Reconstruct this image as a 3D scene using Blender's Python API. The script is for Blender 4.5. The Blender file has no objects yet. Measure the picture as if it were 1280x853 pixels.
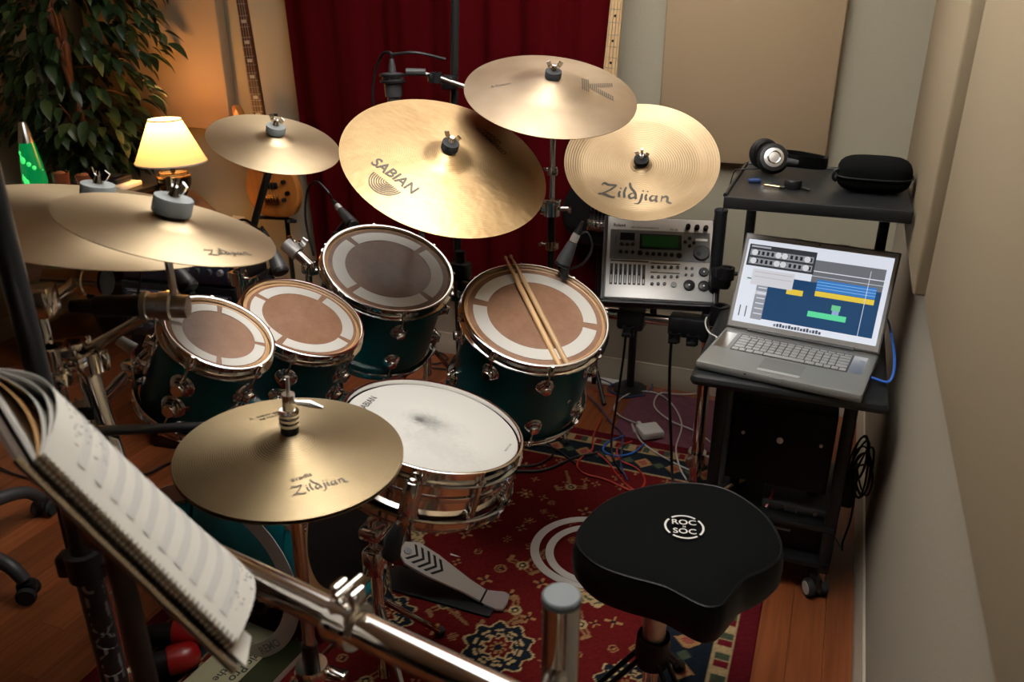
import bpy, bmesh, math, random
from mathutils import Vector as V, Matrix, Quaternion, Euler
import numpy as np

sc = bpy.context.scene
COL = sc.collection
random.seed(7)
PI = math.pi

# ------------------------------------------------------------------ camera, world, lights, exposure
cd = bpy.data.cameras.new('camera'); cam = bpy.data.objects.new('camera', cd); COL.objects.link(cam)
Rw = Matrix(((0.93016, 0.14153, -0.33873), (0.36716, -0.36384, 0.85604), (-0.00209, -0.92064, -0.39040)))
cam.matrix_world = Matrix.Translation((0, 0, 1.55)) @ Matrix((Rw.col[0], -Rw.col[1], -Rw.col[2])).transposed().to_4x4()
cd.sensor_width = 36; cd.lens = 1027.45 / 1280 * 36
cd.clip_start = .02
cd.dof.use_dof = True; cd.dof.focus_distance = 2.05; cd.dof.aperture_fstop = 5.0
sc.camera = cam
wd = bpy.data.worlds.new('world'); sc.world = wd; wd.use_nodes = True
wd.node_tree.nodes['Background'].inputs[0].default_value = (.9, .85, .8, 1)
wd.node_tree.nodes['Background'].inputs[1].default_value = .0
sc.view_settings.view_transform = 'Standard'; sc.view_settings.look = 'None'
sc.view_settings.exposure = 0.0; sc.view_settings.gamma = 1.0; sc.view_settings.use_curve_mapping = False
sc.cycles.use_denoising = True
sc.cycles.max_bounces = 8; sc.cycles.caustics_reflective = False; sc.cycles.caustics_refractive = False
sc.cycles.sample_clamp_indirect = 4.0

def area(name, loc, size, power, col, look=(0, 0, -1), spread=PI, shape='DISK'):
    l = bpy.data.lights.new(name, 'AREA'); l.shape = shape; l.size = size; l.energy = power; l.color = col; l.spread = spread
    o = bpy.data.objects.new(name, l); COL.objects.link(o); o.location = loc
    o.rotation_euler = V(look).to_track_quat('-Z', 'Y').to_euler()
    return o
# the camera's flash, tilted up so that it bounces off the white ceiling
area('camera_flash', (-.02, -.02, 1.70), .07, 96, (.96, .98, 1.0), look=(-.66, 1.92, .88), spread=math.radians(42))

# ------------------------------------------------------------------ materials
def mat(name, col, rough=.5, metal=0, coat=0, emit=None, estr=0, aniso=0, bump=None, var=None, spec=.5, trans=0, sheen=0, island=0):
    m = bpy.data.materials.new(name); m.use_nodes = True
    nt = m.node_tree; N = nt.nodes; L = nt.links; b = N['Principled BSDF']
    b.inputs['Base Color'].default_value = (*col, 1); b.inputs['Roughness'].default_value = rough
    b.inputs['Metallic'].default_value = metal; b.inputs['Coat Weight'].default_value = coat
    b.inputs['Coat Roughness'].default_value = .08
    b.inputs['Specular IOR Level'].default_value = spec; b.inputs['Transmission Weight'].default_value = trans
    if sheen: b.inputs['Sheen Weight'].default_value = sheen
    if emit: b.inputs['Emission Color'].default_value = (*emit, 1); b.inputs['Emission Strength'].default_value = estr
    tc = N.new('ShaderNodeTexCoord')
    if var:                                                     # (scale, amount, second colour)
        n = N.new('ShaderNodeTexNoise'); n.inputs['Scale'].default_value = var[0]; n.inputs['Detail'].default_value = 4
        L.new(tc.outputs['Object'], n.inputs['Vector'])
        r = N.new('ShaderNodeValToRGB'); r.color_ramp.elements[0].position = .35; r.color_ramp.elements[1].position = .65
        r.color_ramp.elements[0].color = (*col, 1); r.color_ramp.elements[1].color = (*[c * (1 - var[1]) + d * var[1] for c, d in zip(col, var[2])], 1)
        L.new(n.outputs['Fac'], r.inputs['Fac']); L.new(r.outputs['Color'], b.inputs['Base Color'])
    if bump:                                                    # (scale, strength)
        n = N.new('ShaderNodeTexNoise'); n.inputs['Scale'].default_value = bump[0]; n.inputs['Detail'].default_value = 3
        L.new(tc.outputs['Object'], n.inputs['Vector'])
        bp = N.new('ShaderNodeBump'); bp.inputs['Strength'].default_value = bump[1]; bp.inputs['Distance'].default_value = .004
        L.new(n.outputs['Fac'], bp.inputs['Height']); L.new(bp.outputs['Normal'], b.inputs['Normal'])
    if aniso:
        b.inputs['Anisotropic'].default_value = aniso
        t = N.new('ShaderNodeTangent'); t.direction_type = 'RADIAL'; t.axis = 'Z'; L.new(t.outputs[0], b.inputs['Tangent'])
    return m

AROT = .25
def cymbal_mat(name, c1, c2, rough, groove=900, gstr=.25, blotch=9, ham=0):
    m = mat(name, c1, rough + .10, 1, aniso=.65); m.node_tree.nodes['Principled BSDF'].inputs['Anisotropic Rotation'].default_value = AROT; nt = m.node_tree; N = nt.nodes; L = nt.links; b = N['Principled BSDF']
    tc = N.new('ShaderNodeTexCoord')
    sep = N.new('ShaderNodeSeparateXYZ'); L.new(tc.outputs['Object'], sep.inputs[0])
    p = N.new('ShaderNodeCombineXYZ'); L.new(sep.outputs[0], p.inputs[0]); L.new(sep.outputs[1], p.inputs[1])
    ln = N.new('ShaderNodeVectorMath'); ln.operation = 'LENGTH'; L.new(p.outputs[0], ln.inputs[0])
    ml = N.new('ShaderNodeMath'); ml.operation = 'MULTIPLY'; ml.inputs[1].default_value = groove; L.new(ln.outputs['Value'], ml.inputs[0])
    sn = N.new('ShaderNodeMath'); sn.operation = 'SINE'; L.new(ml.outputs[0], sn.inputs[0])
    nz = N.new('ShaderNodeTexNoise'); nz.inputs['Scale'].default_value = blotch; nz.inputs['Detail'].default_value = 5; L.new(tc.outputs['Object'], nz.inputs['Vector'])
    rp = N.new('ShaderNodeValToRGB'); rp.color_ramp.elements[0].position = .38; rp.color_ramp.elements[1].position = .68
    rp.color_ramp.elements[0].color = (*c1, 1); rp.color_ramp.elements[1].color = (*c2, 1)
    L.new(nz.outputs['Fac'], rp.inputs['Fac']); L.new(rp.outputs['Color'], b.inputs['Base Color'])
    bp = N.new('ShaderNodeBump'); bp.inputs['Strength'].default_value = gstr; bp.inputs['Distance'].default_value = .0006
    L.new(sn.outputs[0], bp.inputs['Height'])
    out = bp
    if ham:
        vz = N.new('ShaderNodeTexNoise'); vz.inputs['Scale'].default_value = 38; vz.inputs['Detail'].default_value = 1; L.new(tc.outputs['Object'], vz.inputs['Vector'])
        b2 = N.new('ShaderNodeBump'); b2.inputs['Strength'].default_value = ham; b2.inputs['Distance'].default_value = .004
        L.new(vz.outputs['Fac'], b2.inputs['Height']); L.new(bp.outputs['Normal'], b2.inputs['Normal']); out = b2
    L.new(out.outputs['Normal'], b.inputs['Normal'])
    return m

def wood_mat(name, c1, c2, rough, axis=1, island=True, scale=1.0):
    m = mat(name, c1, rough); nt = m.node_tree; N = nt.nodes; L = nt.links; b = N['Principled BSDF']
    tc = N.new('ShaderNodeTexCoord'); oi = N.new('ShaderNodeObjectInfo')
    mp = N.new('ShaderNodeMapping'); s = [60 * scale] * 3; s[axis] = 3 * scale; mp.inputs['Scale'].default_value = s
    L.new(tc.outputs['Object'], mp.inputs['Vector'])
    ad = N.new('ShaderNodeVectorMath'); ad.operation = 'ADD'; L.new(mp.outputs[0], ad.inputs[0])
    ml = N.new('ShaderNodeMath'); ml.operation = 'MULTIPLY'; ml.inputs[1].default_value = 57; L.new(oi.outputs['Random'], ml.inputs[0])
    L.new(ml.outputs[0], ad.inputs[1])
    n = N.new('ShaderNodeTexNoise'); n.inputs['Scale'].default_value = 1; n.inputs['Detail'].default_value = 5; n.inputs['Distortion'].default_value = .6
    L.new(ad.outputs[0], n.inputs['Vector'])
    r = N.new('ShaderNodeValToRGB'); r.color_ramp.elements[0].position = .3; r.color_ramp.elements[1].position = .72
    r.color_ramp.elements[0].color = (*c1, 1); r.color_ramp.elements[1].color = (*c2, 1); L.new(n.outputs['Fac'], r.inputs['Fac'])
    hs = N.new('ShaderNodeHueSaturation'); L.new(r.outputs['Color'], hs.inputs['Color'])
    mr = N.new('ShaderNodeMapRange'); mr.inputs['To Min'].default_value = .72; mr.inputs['To Max'].default_value = 1.25
    L.new(oi.outputs['Random'], mr.inputs['Value']); L.new(mr.outputs[0], hs.inputs['Value']); L.new(hs.outputs[0], b.inputs['Base Color'])
    return m

M = {}
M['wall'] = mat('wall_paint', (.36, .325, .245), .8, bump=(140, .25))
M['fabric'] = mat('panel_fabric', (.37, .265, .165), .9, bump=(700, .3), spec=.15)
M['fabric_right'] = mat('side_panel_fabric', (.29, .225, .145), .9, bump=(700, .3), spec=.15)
M['wall_shaded'] = mat('shaded_wall_paint', (.27, .23, .175), .8, bump=(140, .15))  # same wall paint, the right wall's dimmer light put into its colour
M['ceiling'] = mat('ceiling_paint', (.8, .76, .7), .9)
M['trim'] = mat('trim_paint', (.42, .37, .29), .45)
M['plank'] = wood_mat('cherry_plank', (.155, .040, .0135), (.27, .080, .026), .28)
M['chrome'] = mat('chrome', (.78, .76, .73), .09, 1)
M['steel'] = mat('brushed_steel', (.55, .54, .52), .28, 1)
M['nickel'] = mat('dull_nickel', (.62, .56, .46), .2, 1)
M['black'] = mat('black_plastic', (.007, .007, .008), .42, spec=.3)
M['blackmetal'] = mat('black_metal', (.010, .011, .012), .34, spec=.35)
M['rubber'] = mat('rubber', (.014, .015, .016), .7, spec=.3)
M['felt'] = mat('grey_felt', (.24, .255, .255), .95, bump=(600, .5))
M['dfelt'] = mat('dark_felt', (.035, .038, .042), .95, bump=(600, .5))
M['teal'] = mat('teal_lacquer', (.0015, .098, .125), .3, coat=.12, spec=.3, var=(6, .7, (.0, .155, .19)))
M['white'] = mat('white_plastic', (.75, .74, .72), .4)
M['offwhite'] = mat('muffle_film', (.72, .70, .66), .5)
M['ring'] = mat('ring_film', (.60, .57, .54), .45)
M['paper'] = mat('paper', (.74, .72, .67), .8)
M['stave'] = mat('stave_grey', (.52, .51, .49), .8)
M['ink'] = mat('ink', (.03, .03, .03), .6)
M['cymink'] = mat('cymbal_ink', (.05, .035, .02), .45)
M['teakhead'] = mat('bare_wood_edge', (.50, .29, .14), .4)
M['silver'] = mat('silver_plastic', (.90, .90, .90), .42, .75)
M['dgrey'] = mat('dark_grey_plastic', (.036, .037, .039), .45)
M['mgrey'] = mat('mid_grey_plastic', (.22, .22, .23), .45)
M['lcd'] = mat('lcd_glass', (.012, .045, .015), .15, emit=(.02, .10, .02), estr=.08)
M['alu'] = mat('laptop_aluminium', (.20, .20, .19), .42, .3)
M['pad'] = mat('trackpad_grey', (.13, .13, .125), .5)
M['key'] = mat('laptop_key', (.45, .45, .44), .45, .2)
M['vinyl'] = mat('black_vinyl', (.003, .003, .0032), .42, bump=(400, .12), spec=.15)
M['velour'] = mat('black_velour', (.0028, .003, .003), .9, spec=.05)
M['stick'] = wood_mat('hickory', (.55, .33, .15), (.70, .47, .25), .45, axis=2, scale=2)
M['maple'] = wood_mat('maple_neck', (.60, .38, .19), (.72, .50, .28), .35, axis=2)
M['rosewood'] = wood_mat('rosewood', (.05, .016, .008), (.10, .032, .014), .4, axis=2)
M['amberwood'] = wood_mat('amber_body', (.50, .17, .035), (.66, .27, .06), .25, axis=2, scale=.4)
M['darkwood'] = wood_mat('dark_walnut', (.045, .022, .012), (.085, .042, .02), .35, axis=0)
M['pearl'] = mat('pearl', (.6, .6, .55), .25)
M['gold'] = mat('gold_metal', (.75, .42, .12), .25, 1)
M['brass'] = mat('brass_connector', (.95, .68, .35), .2, 1)
M['curtain'] = mat('red_velvet', (.060, .0012, .0025), .85, bump=(300, .2), spec=.04)
M['red'] = mat('red_plastic', (.24, .003, .003), .35)
M['redcable'] = mat('red_cable', (.35, .02, .012), .45)
M['bluecable'] = mat('blue_cable', (.02, .10, .42), .45)
M['navycable'] = mat('navy_cable', (.02, .035, .10), .45)
M['whitecable'] = mat('white_cable', (.55, .53, .5), .45)
M['purple'] = mat('purple_mat', (.105, .03, .05), .95, bump=(200, .5), var=(30, .6, (.15, .05, .075)))
M['pine'] = mat('pale_wood', (.42, .24, .10), .5)
M['cream'] = mat('cream_book', (.40, .37, .23), .5)
M['olive'] = mat('olive_cover', (.018, .021, .005), .45)
M['bark'] = mat('bark', (.10, .045, .028), .8, bump=(60, .6))
M['bronzegear'] = mat('rack_panel', (.03, .04, .075), .3)
CY = dict(
    ride=cymbal_mat('ride_bronze', (.46, .315, .16), (.385, .25, .12), .27, 1500, .2, 7, .25),
    pale=cymbal_mat('pale_bronze', (.34, .26, .18), (.29, .215, .14), .32, 1900, .12, 12),
    china=cymbal_mat('china_bronze', (.34, .25, .15), (.285, .20, .115), .32, 900, .3, 9),
    crash=cymbal_mat('crash_bronze', (.60, .475, .31), (.52, .40, .25), .32, 2600, .10, 8),
    hat=cymbal_mat('hat_bronze', (.29, .225, .135), (.24, .18, .10), .34, 1900, .42, 6))

def head_mat(name, c1, c2, dots=.5):
    m = mat(name, c1, .24, spec=.22); nt = m.node_tree; N = nt.nodes; L = nt.links; b = N['Principled BSDF']
    tc = N.new('ShaderNodeTexCoord')
    n = N.new('ShaderNodeTexNoise'); n.inputs['Scale'].default_value = 22; n.inputs['Detail'].default_value = 8; n.inputs['Roughness'].default_value = .75
    L.new(tc.outputs['Object'], n.inputs['Vector'])
    r = N.new('ShaderNodeValToRGB'); r.color_ramp.elements[0].position = .36; r.color_ramp.elements[1].position = .7
    r.color_ramp.elements[0].color = (*c1, 1); r.color_ramp.elements[1].color = (*c2, 1); L.new(n.outputs['Fac'], r.inputs['Fac'])
    v = N.new('ShaderNodeTexVoronoi'); v.inputs['Scale'].default_value = 16; L.new(tc.outputs['Object'], v.inputs['Vector'])
    r2 = N.new('ShaderNodeValToRGB'); r2.color_ramp.elements[0].position = .06; r2.color_ramp.elements[1].position = .16
    r2.color_ramp.elements[0].color = (.45, .5, .55, 1); r2.color_ramp.elements[1].color = (1, 1, 1, 1); L.new(v.outputs['Distance'], r2.inputs['Fac'])
    mx = N.new('ShaderNodeMix'); mx.data_type = 'RGBA'; mx.blend_type = 'MULTIPLY'; mx.inputs[0].default_value = dots
    L.new(r.outputs['Color'], mx.inputs[6]); L.new(r2.outputs['Color'], mx.inputs[7]); L.new(mx.outputs[2], b.inputs['Base Color'])
    return m
M['tomhead'] = head_mat('clear_head_over_brown', (.165, .085, .05), (.225, .125, .08))

def snare_head_mat():
    m = mat('coated_head', (.72, .71, .67), .55); nt = m.node_tree; N = nt.nodes; L = nt.links; b = N['Principled BSDF']
    tc = N.new('ShaderNodeTexCoord')
    def spot(cx, cy, rad, sx, amt, nscale):
        mp = N.new('ShaderNodeMapping'); mp.inputs['Location'].default_value = (-cx * sx, -cy, 0); mp.inputs['Scale'].default_value = (sx, 1, 0)
        L.new(tc.outputs['Object'], mp.inputs['Vector'])
        ln = N.new('ShaderNodeVectorMath'); ln.operation = 'LENGTH'; L.new(mp.outputs[0], ln.inputs[0])
        n = N.new('ShaderNodeTexNoise'); n.inputs['Scale'].default_value = nscale; n.inputs['Detail'].default_value = 8; n.inputs['Roughness'].default_value = .8
        L.new(tc.outputs['Object'], n.inputs['Vector'])
        a = N.new('ShaderNodeMath'); a.operation = 'MULTIPLY_ADD'; a.inputs[1].default_value = rad * 1.3; L.new(n.outputs['Fac'], a.inputs[0]); L.new(ln.outputs['Value'], a.inputs[2])
        r = N.new('ShaderNodeMapRange'); r.inputs['From Min'].default_value = rad * .7; r.inputs['From Max'].default_value = rad * 1.8
        r.inputs['To Min'].default_value = amt; r.inputs['To Max'].default_value = 0; r.interpolation_type = 'SMOOTHSTEP'
        L.new(a.outputs[0], r.inputs['Value'])
        return r.outputs[0]
    prev = None
    for cx, cy, rad, sx, amt, ns in SNARE_SPOTS:
        s = spot(cx, cy, rad, sx, amt, ns)
        mx = N.new('ShaderNodeMix'); mx.data_type = 'RGBA'
        L.new(s, mx.inputs[0])
        if prev is None: mx.inputs[6].default_value = (.72, .71, .67, 1)
        else: L.new(prev, mx.inputs[6])
        mx.inputs[7].default_value = (.05, .05, .048, 1)
        prev = mx.outputs[2]
    L.new(prev, b.inputs['Base Color'])
    return m
SNARE_SPOTS = [(-.032, -.002, .014, .8, .97, 60), (-.018, .004, .034, .65, .72, 60), (.004, .008, .06, .7, .30, 45), (.045, -.070, .065, .6, .28, 60), (-.02, -.04, .07, .6, .1, 60)]
M['snarehead'] = snare_head_mat()

# ------------------------------------------------------------------ mesh building
WM = {}                                                          # world matrix of every root / part

def rot_to(n, xhint=(1, 0, 0)):
    z = V(n).normalized(); x = V(xhint) - z * V(xhint).dot(z)
    if x.length < 1e-4: x = V((0, 1, 0)) - z * z.y
    x.normalize(); y = z.cross(x)
    return Matrix((x, y, z)).transposed()

def frame(c, n=(0, 0, 1), xhint=(1, 0, 0)):
    return Matrix.Translation(V(c)) @ rot_to(n, xhint).to_4x4()

class MB:
    def __init__(s): s.v = []; s.f = []
    def add(s, vs, fs):
        o = len(s.v); s.v += [V(p) for p in vs]; s.f += [tuple(i + o for i in f) for f in fs]; return s
    def ring_surf(s, rings, closed_u=True, caps=True, closed_v=False):
        n = len(rings[0]); vs = [p for r in rings for p in r]; fs = []
        m = len(rings)
        for i in range(m if closed_v else m - 1):
            i2 = (i + 1) % m
            for j in range(n if closed_u else n - 1):
                k = (j + 1) % n
                fs.append((i * n + j, i * n + k, i2 * n + k, i2 * n + j))
        if caps and not closed_v and closed_u:
            fs.append(tuple(range(n - 1, -1, -1))); fs.append(tuple((m - 1) * n + j for j in range(n)))
        return s.add(vs, fs)
    def tube(s, pts, r, seg=10, caps=True, closed=False):
        pts = [V(p) for p in pts]; n = len(pts)
        rs = r if isinstance(r, (list, tuple)) else [r] * n
        rings = []; up = None
        for i, p in enumerate(pts):
            a = pts[i - 1] if (i > 0 or closed) else p; b = pts[(i + 1) % n] if (i < n - 1 or closed) else p
            t = (b - a)
            if t.length < 1e-9: t = V((0, 0, 1))
            t.normalize()
            if up is None: up = V((0, 0, 1)) if abs(t.z) < .9 else V((1, 0, 0))
            x = up - t * up.dot(t)
            if x.length < 1e-6: x = t.orthogonal()
            x.normalize(); y = t.cross(x); up = x
            rings.append([p + (x * math.cos(k * 2 * PI / seg) + y * math.sin(k * 2 * PI / seg)) * rs[i] for k in range(seg)])
        return s.ring_surf(rings, caps=caps, closed_v=closed)
    def cyl(s, a, b, r, r2=None, seg=16): return s.tube([a, b], [r, r if r2 is None else r2], seg)
    def box(s, c, size, R=None, bev=0):
        c = V(c); h = V(size) / 2; R = R if R is not None else Matrix.Identity(3)
        if bev:
            bev = min(bev, min(h) * .99)
            rings = []
            for z, k in ((-h.z, bev), (-h.z + bev * .3, bev * .3), (-h.z + bev, 0), (h.z - bev, 0), (h.z - bev * .3, bev * .3), (h.z, bev)):
                x, y = h.x - k, h.y - k; b = bev
                rg = []
                for sx, sy, a0 in ((1, 1, 0), (-1, 1, 90), (-1, -1, 180), (1, -1, 270)):
                    for a in (0, 45, 90):
                        aa = math.radians(a0 + a); rg.append(c + R @ V((sx * (x - b * .999) + math.cos(aa) * b, sy * (y - b * .999) + math.sin(aa) * b, z)))
                rings.append(rg)
            return s.ring_surf(rings)
        vs = [c + R @ V((x * h.x, y * h.y, z * h.z)) for x in (-1, 1) for y in (-1, 1) for z in (-1, 1)]
        return s.add(vs, [(0, 1, 3, 2), (4, 6, 7, 5), (0, 4, 5, 1), (2, 3, 7, 6), (0, 2, 6, 4), (1, 5, 7, 3)])
    def lathe(s, prof, F=None, seg=32, closed=False, a0=0, a1=2 * PI):
        F = F if F is not None else Matrix.Identity(4); full = abs(a1 - a0 - 2 * PI) < 1e-6
        k = seg if full else seg + 1; rings = []
        for r, z in prof:
            rings.append([F @ V((r * math.cos(a0 + (a1 - a0) * j / seg), r * math.sin(a0 + (a1 - a0) * j / seg), z)) for j in range(k)])
        if closed: return s.ring_surf(rings, closed_u=full, caps=False, closed_v=True)
        return s.ring_surf(rings, closed_u=full, caps=full)
    def prism(s, poly, z0, z1, F=None):
        F = F if F is not None else Matrix.Identity(4); n = len(poly)
        vs = [F @ V((x, y, z0)) for x, y in poly] + [F @ V((x, y, z1)) for x, y in poly]
        fs = [tuple(range(n - 1, -1, -1)), tuple(range(n, 2 * n))] + [(i, (i + 1) % n, n + (i + 1) % n, n + i) for i in range(n)]
        return s.add(vs, fs)
    def ball(s, c, r, seg=16, rings=8, F=None, sc3=(1, 1, 1)):
        prof = [(r * math.sin(PI * (i + .001) / (rings + .002)), -r * math.cos(PI * i / rings)) for i in range(rings + 1)]
        T = Matrix.Translation(V(c)) @ (F if F is not None else Matrix.Identity(4)) @ Matrix.Diagonal((*sc3, 1))
        return s.lathe(prof, T, seg)
    def sheet(s, rows, th=0):                                     # grid of points, optional thickness along z-normal
        n = len(rows[0]); m = len(rows); vs = [V(p) for r in rows for p in r]
        fs = [(i * n + j, i * n + j + 1, (i + 1) * n + j + 1, (i + 1) * n + j) for i in range(m - 1) for j in range(n - 1)]
        if th:
            nr = []
            for i in range(m):
                for j in range(n):
                    a = vs[min(i + 1, m - 1) * n + j] - vs[max(i - 1, 0) * n + j]; b = vs[i * n + min(j + 1, n - 1)] - vs[i * n + max(j - 1, 0)]
                    q = a.cross(b); nr.append(q.normalized() if q.length > 1e-12 else V((0, 0, 1)))
            o = n * m; vs2 = [p + q * th for p, q in zip(vs, nr)]
            fs2 = [tuple(i + o for i in reversed(f)) for f in fs]
            bd = [j for j in range(n)] + [i * n + n - 1 for i in range(1, m)] + [(m - 1) * n + j for j in range(n - 2, -1, -1)] + [i * n for i in range(m - 2, 0, -1)]
            sd = [(bd[k], o + bd[k], o + bd[(k + 1) % len(bd)], bd[(k + 1) % len(bd)]) for k in range(len(bd))]
            return s.add(vs + vs2, fs + fs2 + sd)
        return s.add(vs, fs)
    def build(s, name, m, parent=None, loc=None, F=None, kind=None, label=None, flat=False, ang=.7):
        """vertices are in world space; they are stored in the parent's (or own) local space"""
        W = WM[parent.name] if parent is not None else (F if F is not None else Matrix.Translation(V(loc if loc is not None else (0, 0, 0))))
        inv = W.inverted(); me = bpy.data.meshes.new(name)
        me.from_pydata([tuple(inv @ p) for p in s.v], [], s.f)
        bm = bmesh.new(); bm.from_mesh(me); bmesh.ops.recalc_face_normals(bm, faces=bm.faces); bm.to_mesh(me); bm.free()
        me.materials.append(M[m] if isinstance(m, str) else m)
        if not flat:
            me.polygons.foreach_set('use_smooth', [True] * len(me.polygons)); me.set_sharp_from_angle(angle=ang)
        o = bpy.data.objects.new(name, me); COL.objects.link(o)
        if parent is not None: o.parent = parent
        else: o.matrix_world = W
        WM[o.name] = W
        if kind: o['kind'] = kind
        if label: o['label'] = label
        return o

def thing(name, label, cat, F, group=None):
    """Empty at the thing's base; F is a 4x4 frame or a location"""
    if not isinstance(F, Matrix): F = Matrix.Translation(V(F))
    o = bpy.data.objects.new(name, None); o.empty_display_size = .05; COL.objects.link(o); o.matrix_world = F; WM[o.name] = F.copy()
    return tag(o, label, cat, group)

def tag(o, label, cat, group=None):
    o['label'] = label; o['category'] = cat
    if group: o['group'] = group
    return o

def inst(src, name, Wm, parent):
    """another object sharing src's mesh data, placed by the world matrix Wm under parent"""
    o = bpy.data.objects.new(name, src.data if hasattr(src, 'data') else src); COL.objects.link(o)
    if parent is not None:
        o.parent = parent; o.matrix_local = WM[parent.name].inverted() @ Wm
    else: o.matrix_world = Wm
    WM[o.name] = Wm.copy(); return o

def local_mesh(mb, m, ang=.7, name='piece'):
    me = bpy.data.meshes.new(name); me.from_pydata([tuple(p) for p in mb.v], [], mb.f)
    bm = bmesh.new(); bm.from_mesh(me); bmesh.ops.recalc_face_normals(bm, faces=bm.faces); bm.to_mesh(me); bm.free()
    me.materials.append(M[m] if isinstance(m, str) else m)
    me.polygons.foreach_set('use_smooth', [True] * len(me.polygons)); me.set_sharp_from_angle(angle=ang)
    return me

def curve(pts, n=8):                                             # Catmull-Rom through points
    P = [V(p) for p in pts]; P = [P[0] * 2 - P[1]] + P + [P[-1] * 2 - P[-2]]; out = []
    for i in range(1, len(P) - 2):
        a, b, c, d = P[i - 1:i + 3]
        for k in range(n):
            t = k / n
            out.append(.5 * ((2 * b) + (c - a) * t + (2 * a - 5 * b + 4 * c - d) * t * t + (3 * b - a - 3 * c + d) * t ** 3))
    return out + [P[-2]]

# ------------------------------------------------------------------ lettering (built-in font, hand drawn script)
TXT = {}
def text_geo(body):
    if body not in TXT:
        c = bpy.data.curves.new('lettering', 'FONT'); c.body = body; c.size = 1; c.resolution_u = 3; c.offset = .016; c.align_x = 'CENTER'; c.align_y = 'CENTER'
        t = bpy.data.objects.new('lettering', c); COL.objects.link(t)
        me = bpy.data.meshes.new_from_object(t.evaluated_get(bpy.context.evaluated_depsgraph_get()))
        TXT[body] = ([tuple(v.co[:2]) for v in me.vertices], [tuple(p.vertices) for p in me.polygons])
        bpy.data.objects.remove(t); bpy.data.curves.remove(c); bpy.data.meshes.remove(me)
    return TXT[body]
for _t in ('SABIAN', 'HAND HAMMERED', 'A  NEW BEAT', 'HI HATS', 'A Custom', 'REMO', 'ROC', 'N', 'SOC', 'Roland', 'TD-10', 'MADE IN USA', 'Logic Pro 6', 'beyond the',
           'ULTIMATE', 'SUPPORT', 'PERCUSSION SOUND MODULE', 'YAMAHA', 'avedis', 'K custom'):
    text_geo(_t)

def stroke_geo(strokes, w):
    vs, fs = [], []
    for st in strokes:
        ww = w
        if isinstance(st[0], (int, float)): ww = w * st[0]; st = st[1:]
        p = [V((*q, 0)) for q in st]
        if len(p) > 2: p = curve(p, 4)
        o = len(vs)
        for i, q in enumerate(p):
            t = (p[min(i + 1, len(p) - 1)] - p[max(i - 1, 0)]).normalized()
            nrm = V((-t.y * .7 + .35, t.x * .7 + .35, 0))          # slanted pen
            if nrm.length < .35: nrm = V((-t.y, t.x, 0)) * .35
            e = .55 if i in (0, len(p) - 1) else 1
            vs += [tuple((q + nrm * ww * e)[:2]), tuple((q - nrm * ww * e)[:2])]
        for i in range(len(p) - 1): fs.append((o + 2 * i, o + 2 * i + 1, o + 2 * i + 3, o + 2 * i + 2))
    return vs, fs
SCRIPT = stroke_geo([
    [(-.05, .78), (.1, .95), (.35, .86), (.8, .9)], [(.8, .9), (.45, .45), (.0, .08)], [(-.12, .1), (.2, .12), (.55, .0), (.85, -.02)],
    [(1.05, .5), (1.03, .25), (1.1, .04)], [(1.04, .74), (1.1, .66)],
    [(1.35, .85), (1.3, .4), (1.38, .04)],
    [(1.95, .38), (1.75, .44), (1.6, .25), (1.72, .05), (1.95, .2)], [(1.5, 1.2), (1.62, .85), (1.9, .5), (1.98, .2), (2.02, .02)],
    [(2.3, .5), (2.3, .1), (2.2, -.25), (1.95, -.3)], [(2.3, .74), (2.36, .66)],
    [(2.55, .5), (2.53, .25), (2.6, .04)], [(2.55, .74), (2.61, .66)],
    [(3.1, .4), (2.9, .44), (2.78, .22), (2.9, .04), (3.08, .2)], [(3.12, .48), (3.12, .1), (3.22, .02)],
    [(3.42, .5), (3.42, .04)], [(3.42, .3), (3.6, .48), (3.74, .36), (3.76, .1), (4.0, -.02)]], .066)

def put_flat(mb, geo, F, size, center=(0, 0), hfun=None, flip=False, sub=None):
    """letters laid on a surface: F maps (x, y, h) to the world; hfun(x, y) is the surface height in F"""
    vs, fs = geo; o = []
    for x, y in vs:
        X, Y = (x - center[0]) * size, (y - center[1]) * size
        o.append((X, Y))
    mb.add([F @ V((X, Y, hfun(X, Y) if hfun else 0)) for X, Y in o], fs)
    return mb

# ------------------------------------------------------------------ structure
XR, YB, XL, YF, ZC = .225, 3.17, -3.65, -3.2, 2.44
def struct(name, mb, m, **k):
    o = mb.build(name, m, kind='structure', **k); return o
base = struct('floor', MB().box(((XL + XR) / 2, (YB + YF) / 2, -.03), (XR - XL + .2, YB - YF + .2, .04)), 'black')
pw = .085; proto = {}
rows = int((XR - XL) / pw) + 1
rr = random.Random(3)
for i in range(rows):
    x = XR - (i + .5) * pw
    y = YF - rr.random() * .9
    while y < YB:
        ln = 1.22
        y1 = min(y + ln, YB)
        key = round(y1 - y, 3)
        if key not in proto:
            proto[key] = local_mesh(MB().box((0, 0, -.005), (pw - .0012, key - .0012, .01)), 'plank', name='plank')
        inst(proto[key], 'plank', Matrix.Translation((x, (y + y1) / 2, 0)), base)
        y = y1
struct('wall_back', MB().box(((XL + XR) / 2, YB + .05, ZC / 2), (XR - XL + .2, .1, ZC)), 'wall')
struct('wall_right', MB().box((XR + .05, (YB + YF) / 2, ZC / 2), (.1, YB - YF, ZC)), 'wall_shaded')
struct('wall_left', MB().box((XL - .05, (YB + YF) / 2, ZC / 2), (.1, YB - YF, ZC)), 'wall')
struct('wall_front', MB().box(((XL + XR) / 2, YF - .05, ZC / 2), (XR - XL + .2, .1, ZC)), 'dgrey')  # unseen wall behind the camera, set far back and darkened to cut bounce
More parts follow.
